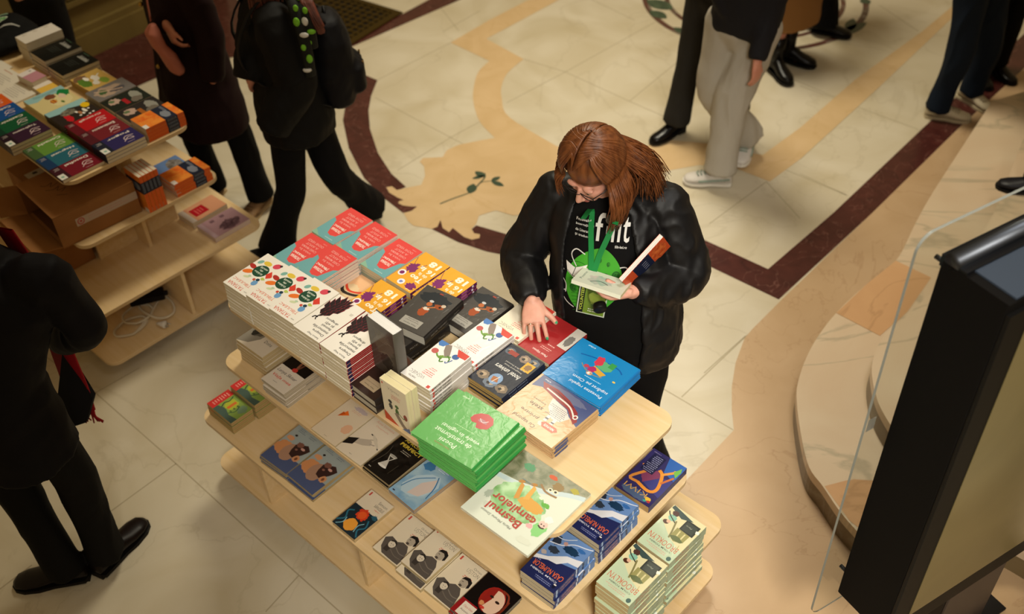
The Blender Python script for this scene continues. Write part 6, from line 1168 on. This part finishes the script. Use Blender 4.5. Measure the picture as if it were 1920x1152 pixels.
# --- the left table's books and boxes
band = '#8fb9bd'
def poet(n, desc, c, c2, title, extra=()):
    Kind(n, desc, 20, 12, .016, c, [('r', 15.4, 0, 20, 12, c2), ('t', 8.0, 2.2, 11, 1.9, title, '#e6dcd2', (.02,)), ('x', 16.2, 1, 19, 3.4, 3, '#b9b0ac'), ('l', [(2.5,6),(6,5.2),(7.5,7.4),(3.5,8.6),(5,6.4),(8.4,9)], .35, '#d8c4c4'), ('x', 4, 10.2, 9, 10.8, 1, '#c9b4b4')]+list(extra), spine=c2, page='#d9cfc0', sp_side=1)
st_ = [('r', 17.0, 7.0, 20, 11.6, '#d8d8d0'), ('s', 18.5, 9.4, .9, .9, 601, '#7fa89a')]
poet('p_green', 'small green poetry book', '#5f8a38', '#3f5a34', 'Conachi'); poet('p_teal', 'small teal poetry book', '#235f70', '#17365c', 'Negruzzi'); poet('p_wine', 'small wine red poetry book', '#6f1424', '#3a1420', 'Dosoftei', st_)
poet('p_red', 'small scarlet poetry book', '#b0161e', '#5f1420', 'Creangă'); poet('p_marn', 'small maroon poetry book', '#6f1f28', '#4f1822', 'Eminescu'); poet('p_navy', 'small navy poetry book', '#2a2456', '#1c2030', 'Pogor', st_)
poet('p_purp', 'small purple poetry book', '#331a30', '#241420', 'Topîrceanu', st_); poet('p_dkgr', 'small dark green poetry book', '#0f5030', '#0c3828', 'Cazimir'); poet('p_blue', 'small blue poetry book', '#164a8a', '#123a6a', 'Codreanu'); poet('p_oran', 'small orange poetry book', '#cf5a1e', '#a84818', 'Topor')
for kn, u, v, zt, pl in (('p_green', .497, -.222, 1.01, 'third row from its corner'), ('p_teal', .618, -.222, 1.01, 'between green and wine red ones'), ('p_wine', .739, -.222, 1.01, 'at the left table front corner'),
                         ('p_red', .512, -.012, 1.04, 'left table, red stack'), ('p_marn', .633, -.012, 1.04, 'left table, maroon stack'), ('p_navy', .754, -.012, 1.04, 'left table, navy stack'),
                         ('p_purp', .365, -.262, 1.04, 'left table, purple stack'), ('p_dkgr', .244, -.262, 1.04, 'left table, dark green stack'), ('p_blue', .123, -.262, 1.04, 'left table, blue stack'), ('p_oran', .002, -.262, 1.04, 'left table, orange stack')):
    stack(2, kn, u, v, .992, zt, pl, 'R', 0, .0002)
og = '#d4621e'
Kind('orange', 'bright orange paperback with navy band', 13, 20, .0175, M('#d4621e', .45, 'mottle', c2='#e08a34', s=30), [('r', 0, 10.4, 13, 16.6, '#1d2436'), ('s', 8.2, 13.4, 3.6, 2.4, 611, '#7a7f8a', 26, .2), ('t', 3.4, 15, 4.6, 1.4, 'IIIII', '#aab0bc', (-.02,)), ('r', 9.6, 0, 13, 2.2, '#d8d4cc')], spine='#cf5a1c', spine_ops=[('r', 3.4, 0, 9.6, 1.75, '#1d2436'), ('t', 6.4, .9, 4.4, 1.1, 'IIIIIII', '#8f96a4', (-.02,))], page='#c9c0b4', sp_side=1)
g = 'bright orange paperbacks on the left table'
stack(2, 'orange', .738, .205, .992, 1.063, 'left table corner stack', 'F', 0, .001, group=g)
ph = lambda s, c: [('s', 9.6, 14, 3, 3.6, s, '#6a6258', 26, .3), ('s', 4.5, 5, 3.4, 3.8, s+1, '#b59a8c', 26, .4), ('s', 3.6, 4, 1.6, 1.8, s+2, '#5a6f4c', 20, .4), ('r', 5.2, 8.0, 11, 10.2, c)]
Kind('night', 'dark photo-cover paperback with red strip', 13, 20, .0165, '#1d231d', [('s', 6, 15.4, 5.2, 2.8, 621, '#8a8a80', 28, .2)]+ph(630, '#a01e26'), page='#c9bfb0'); Kind('night2', 'dark photo-cover paperback with brown strip', 13, 20, .0165, '#2a2625', [('s', 6, 15.4, 5.2, 2.8, 622, '#8a8880', 28, .2)]+ph(640, '#9c5a24'), page='#c9bfb0')
Kind('siren', 'grey paperback with reclining figure', 13, 20, .0165, '#6f6a68', [('s', 6.5, 9, 5.6, 8, 650, '#a58f7c', 30, .3), ('s', 8, 13, 2.4, 4.6, 651, '#4f4c52', 24, .3), ('s', 6, 6, 2.8, 2.6, 652, '#3f5a34', 24, .4), ('l', [(3,3),(6,8),(9,15)], .7, '#c4a890')], page='#c9bfb0')
stack(2, 'night2', .600, .205, .992, 1.044, 'left table dark stack', 'F', 0, .001); stack(2, 'night', .463, .205, .992, 1.044, 'left table dark stack', 'F', 0, .001); stack(2, 'siren', .326, .205, .992, 1.044, 'left table figure stack', 'F', 0, .001)
Kind('goose', 'yellow children book with white geese', 18, 15, .012, '#c9a65a', [('s', 3.4, 3.6, 4, 4, 660, '#7a5a40', 26, .3), ('s', 9, 3, 6, 3, 661, '#5a7f30', 28, .3), ('s', 13, 11, 4, 2.6, 662, '#7f9a3c', 26, .3), ('s', 8, 9, 3.8, 2.2, 663, '#e6e2da', 26, .35), ('s', 12.4, 7, 3, 1.8, 664, '#dedad0', 26, .4), ('s', 5.6, 5.4, 2.6, 1.4, 665, '#efece4', 22, .3), ('l', [(7,10),(5,12.6)], .7, '#e6e2da')], hard=True, page='#d9d2c0', obj='picture_book')
stack(2, 'goose', .150, .210, .992, 1.028, 'on the left table back edge', 'F', 2, .001)
Kind('graph', 'black book with white bar lettering', 15, 20, .020, '#0c0e0c', [('x', 3, 7, 11, 12, 4, '#2f332f')]+[('r', 3+.9*i, 14.6, 3.45+.9*i, 15.6+1.6*abs(sin(i*1.7)), '#b0b0a8') for i in range(10)]+[('x', 2, 18.6, 9, 19.4, 1, '#4a6a50')], page='#cfc9bf')
stack(2, 'graph', -.035, .212, .992, 1.05, 'left table back edge', 'F', 0, .001); stack(2, 'graph', -.197, .212, .992, 1.07, 'left table far back stack', 'F', 0, .001)
Kind('blank', 'thick pale book', 11, 20, .04, '#cfc8bd', [('x', 1, 1, 3, 19, 3, '#b5aca0')], page='#d0c9bd'); stack(2, 'blank', -.345, .212, .992, 1.11, 'left table far white pile', 'F', 0, .001)
Kind('pink', 'small thick pink and white book', 8, 13, .045, '#b5808c', [('r', 0, 0, 8, 4.4, '#d8d0cc'), ('s', 2, 2, .8, .8, 671, '#8a8a84')], page='#d8d0cc'); stack(2, 'pink', -.115, .025, .992, 1.037, 'beside the white leaflets', 'R', 6, .0); 
Kind('butter', 'yellow pocket book', 9, 12, .02, '#d9b04a', [('r', 0, 0, 9, 4, '#d9d0c4')], page='#d8d0c0'); stack(2, 'butter', .005, .030, .992, 1.012, 'between pink book and children books', 'R', 0, 0)
Kind('honey', 'picture book with honey dipper', 21, 19.6, .011, '#cfc08a', [('s', 12, 13, 7, 5.6, 680, '#d8cc9a', 30, .15), ('p', [(0,0),(5,0),(6.5,4),(4,9),(5.5,14),(4,19.6),(0,19.6)], band), ('s', 7, 17, 4.4, 3.4, 681, '#1a7a40', 24, .3), ('s', 6.4, 10.6, 3, 3, 682, '#7a4a30', 24, .3), ('s', 9.6, 15, 3, 2, 683, '#d8c0a8', 20, .3), ('s', 11.6, 9.6, 2.6, 1.8, 684, '#a8501e'), ('l', [(10,9),(13,9.4)], .4, '#e0b040'), ('l', [(10,10.6),(13,10.8)], .4, '#e0b040'), ('s', 15, 12.6, 1.6, .8, 685, '#4f7030'), ('l', [(1,4),(2,10),(1.4,16)], .25, '#4a6a70'), ('l', [(2.4,4),(3.2,10),(2.6,16)], .25, '#4a6a70')], hard=True, page='#d9d2c0', obj='picture_book')
Kind('dice', 'picture book with dots and red car', 19, 19.6, .011, '#2c2420', [('p', [(0,0),(4.6,0),(5.6,5),(3.6,10),(5.4,15),(4,19.6),(0,19.6)], band), ('s', 6.6, 17.2, 2.8, 2.2, 690, '#e0b81c', 22, .15), ('s', 12, 6, 5, 2.0, 691, '#c01a26', 26, .3), ('s', 7.2, 8.4, 3.4, 4.6, 692, M('#8a8270', .4, 'mottle', c2='#3a3a34', s=70), 30, .3)]+[('e', 9.5+(i*3.1) % 8, 11+(i*1.9) % 7.5, .6, .6, '#e6e4de') for i in range(10)]+[('s', 11, 14.6, 2.6, 1.0, 693, '#e0ded6'), ('s', 11.6, 12, 2.4, 1.0, 694, '#a5704a')], hard=True, page='#d9d2c0', obj='picture_book')
stack(2, 'honey', .172, -.020, .992, 1.026, 'left table middle', 'F', 0, .001); stack(2, 'dice', .373, -.020, .992, 1.037, 'left table middle row', 'F', 0, .001)
Kind('leaflet', 'white leaflet of small type', 20, 27, .003, '#d6cfc0', [('x', 3, 3, 17, 12, 8, '#9a948a'), ('x', 3, 14, 16, 22, 6, '#a8a298'), ('x', 2, 24, 12, 25.4, 1, '#b0643c')], page='#d6cfc0', obj='leaflet', cat='leaflet')
for i, (u, v) in enumerate(((-.10, -.13), (-.27, -.12), (-.44, -.11))): stack(2, 'leaflet', u, v, .992+.004*(i > 9), .998, ('beside the honey children book', 'in the middle of its row', 'farthest along the left table')[i], 'F', 3)
# second board of the left table
g = 'bright orange paperbacks on the left table'
stack(2, 'orange', .790, .235, .694, .764, 'stack on second board', 'F', 0, .002, group=g)
K = KINDS['orange']
for i in range(5):
    a = TAB[2][2]; p = tw(2, .800, -.005+.0195*i); p.z = .6955
    Mx = Matrix.Translation(p) @ Matrix.Rotation(a, 4, 'Z') @ Matrix.Rotation(pi/2, 4, 'X') @ Matrix.Translation((-.0, .10, 0))
    K.place(None, 0, 'orange paperback standing on end beside the cardboard box, %s' % ('nearest the box', 'second from the box', 'middle one', 'fourth from the box', 'farthest from the box')[i], 'orange paperbacks standing on end', M4=Mx)
Kind('sky', 'blue and grey photo-cover book', 14, 20, .012, '#5f7ba8', [('s', 7, 15, 6, 4.4, 700, M('#8a8580', .4, 'mottle', c2='#5a5046', s=50), 30, .2), ('r', 0, 0, 14, 1.2, '#3a3a40')], page='#c9bfb0'); stack(2, 'sky', .640, .215, .694, .718, 'under left table top board', 'F', 0, .002)
# third board
Kind('peachred', 'peach paperback with red label', 13, 21, .018, '#c98f6c', [('r', 3.0, 4.4, 10.0, 12.4, '#a8121e'), ('x', 4.4, 6, 9, 11, 3, '#d06a60'), ('r', 0, 0, 13, 3, '#c9bcae')], page='#cfc0a8'); stack(2, 'peachred', .672, .325, .395, .4315, 'left table third board', 'F', 2, .002)
Kind('lilac', 'lilac paperback with dark group photograph', 15.5, 21, .026, '#a8848a', [('s', 10.6, 12.5, 4.6, 6.6, 710, M('#4a3038', .4, 'mottle', c2='#7d5f66', s=60), 34, .3), ('x', 1.6, 4, 4.2, 16, 2, '#5a3a44'), ('r', 0, 0, 15.5, 2.4, '#b59aa0')], page='#c4a8ac'); stack(2, 'lilac', .838, .335, .395, .421, 'at the corner of left table third board', 'F', .5, 0)
# cardboard boxes
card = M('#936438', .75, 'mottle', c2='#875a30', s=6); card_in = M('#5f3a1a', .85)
def tbox(tab, u, v, z, yaw=0): x, y, a = TAB[tab]; p = tw(tab, u, v); return Matrix.Translation((p.x, p.y, z)) @ Matrix.Rotation(a+radians(yaw), 4, 'Z')
bx = thing('cardboard_box', (0, 0, 0), 0, 'large open brown cardboard box with pale tape on the left table', 'box'); bx.matrix_world = tbox(2, .628, -.222, .6955, -3)
l, w, h, q = .185, .195, .165, .004; b = MB()
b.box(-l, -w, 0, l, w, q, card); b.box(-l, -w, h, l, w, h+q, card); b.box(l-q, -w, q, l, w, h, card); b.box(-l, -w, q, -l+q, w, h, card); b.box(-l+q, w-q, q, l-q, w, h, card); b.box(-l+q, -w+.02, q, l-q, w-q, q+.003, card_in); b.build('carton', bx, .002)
b = MB(); T = Matrix.Translation((0, -w, q)) @ Matrix.Rotation(radians(-14), 4, 'X'); b.box(-l+.005, -.13, 0, l-.005, 0, q, card, T=T)
T = Matrix.Translation((-l, -w, 0)) @ Matrix.Rotation(radians(62), 4, 'Z'); b.box(-.12, 0, .006, 0, q, h, card, T=T); b.build('flap', bx)
b = MB(); TT2 = Matrix(((0, 0, 1, l+.0004), (1, 0, 0, 0), (0, 1, 0, 0), (0, 0, 0, 1)))
draw(b, [('r', -10.5, 7.6, 19.4, 11.6, '#b09c8c'), ('e', -8.2, 9.6, 1.7, 1.7, '#a8403a'), ('e', -8.2, 9.6, 1.2, 1.2, '#b09c8c'), ('e', -8.2, 9.6, .6, .6, '#a8403a'), ('x', -5, 8.4, 18, 10.8, 2, '#b58a80')], 0, TT2, .4); b.build('tape', bx)
b = MB(); draw(b, [('l', [(-9,-12),(-7,-10),(-8,-7),(-5,-9),(-6,-5)], .3, '#3a2818'), ('l', [(-4,-12),(-2,-9),(-3,-6),(0,-8),(0,-4),(2,-7)], .3, '#3a2818'), ('l', [(3,-10),(6,-6)], .3, '#3a2818')], h+q+.0002, Matrix.Identity(4), .8); b.build('marker_scribble', bx)
def closed_box(lab, tab, u, v, z, l, w, h, yaw, label_px=True):
    t = thing('cardboard_box', (0, 0, 0), 0, lab, 'box'); t.matrix_world = tbox(tab, u, v, z, yaw); b = MB(); b.box(-l, -w, 0, l, w, h, card); b.build('carton', t, .004)
    b = MB(); draw(b, [('r', -l*100, -1.6, l*100, 1.6, '#a07848')]+([('r', 1, -w*80, 6, -w*20, '#b5aa98'), ('s', 3.2, -w*50, 1.2, 1.6, 720, '#2c2a26')] if label_px else []), h+.0004, Matrix.Identity(4), .4); b.build('tape', t)
closed_box('smaller closed cardboard box with a pale label behind the open one', 2, .300, -.20, .6955, .105, .15, .12, 0)
closed_box('cardboard box pushed under the second board below the open box', 2, .40, -.36, .3960, .17, .13, .20, 0, False)
# cable, adapter on the lowest board
cb = MB(); wc = M('#c9bda4', .5); rr = random.Random(4); pts = []
for k in range(3):
    cu, cv, r0, r1 = ((.80, -.27, .055, .085), (.755, -.20, .065, .075), (.775, -.105, .125, .07))[k]
    for i in range(17):
        t = 2*pi*i/16+k; p = tw(2, cu+r0*cos(t), cv+r1*sin(t)); p.z = .1085+.008*k+.002*(i % 3); pts.append(p)
cb.tube(spline(pts, 3), .0062, wc, 8); cbo = cb.build('coiled_cable'); tag(cbo, 'white cable lying in loops on the lowest board of the left table', 'cable')
ad = thing('power_adapter', (0, 0, 0), 0, 'black power adapter lying among the white cable loops', 'power adapter'); ad.matrix_world = tbox(2, .730, -.118, .1435, 62); b = MB(); b.box(-.085, -.035, 0, .085, .035, .035, M('#0b0b0d', .4)); b.build('casing', ad, .008, 3)
b = MB(); b.box(.085, -.010, .008, .102, .010, .026, M('#1a1a1c', .5)); b.build('socket', ad, .002)
pl = thing('power_plug', (0, 0, 0), 0, 'white mains plug beside the black power adapter', 'plug'); pl.matrix_world = tbox(2, .925, -.16, .1035, 30); b = MB(); b.loft([[V((x, r_*cos(2*pi*k/14), .020+r_*sin(2*pi*k/14))) for k in range(14)] for x, r_ in ((-.035, .006), (-.02, .010), (0, .018), (.012, .0195), (.014, .018))], M('#cfc8bc', .4)); b.build('plug_body', pl)
b = MB(); [b.tube([(.013, y, .020), (.034, y, .020)], .0024, M('#b0b0b0', .3, 'metal'), 8) for y in (-.0095, .0095)]; b.build('prong', pl)
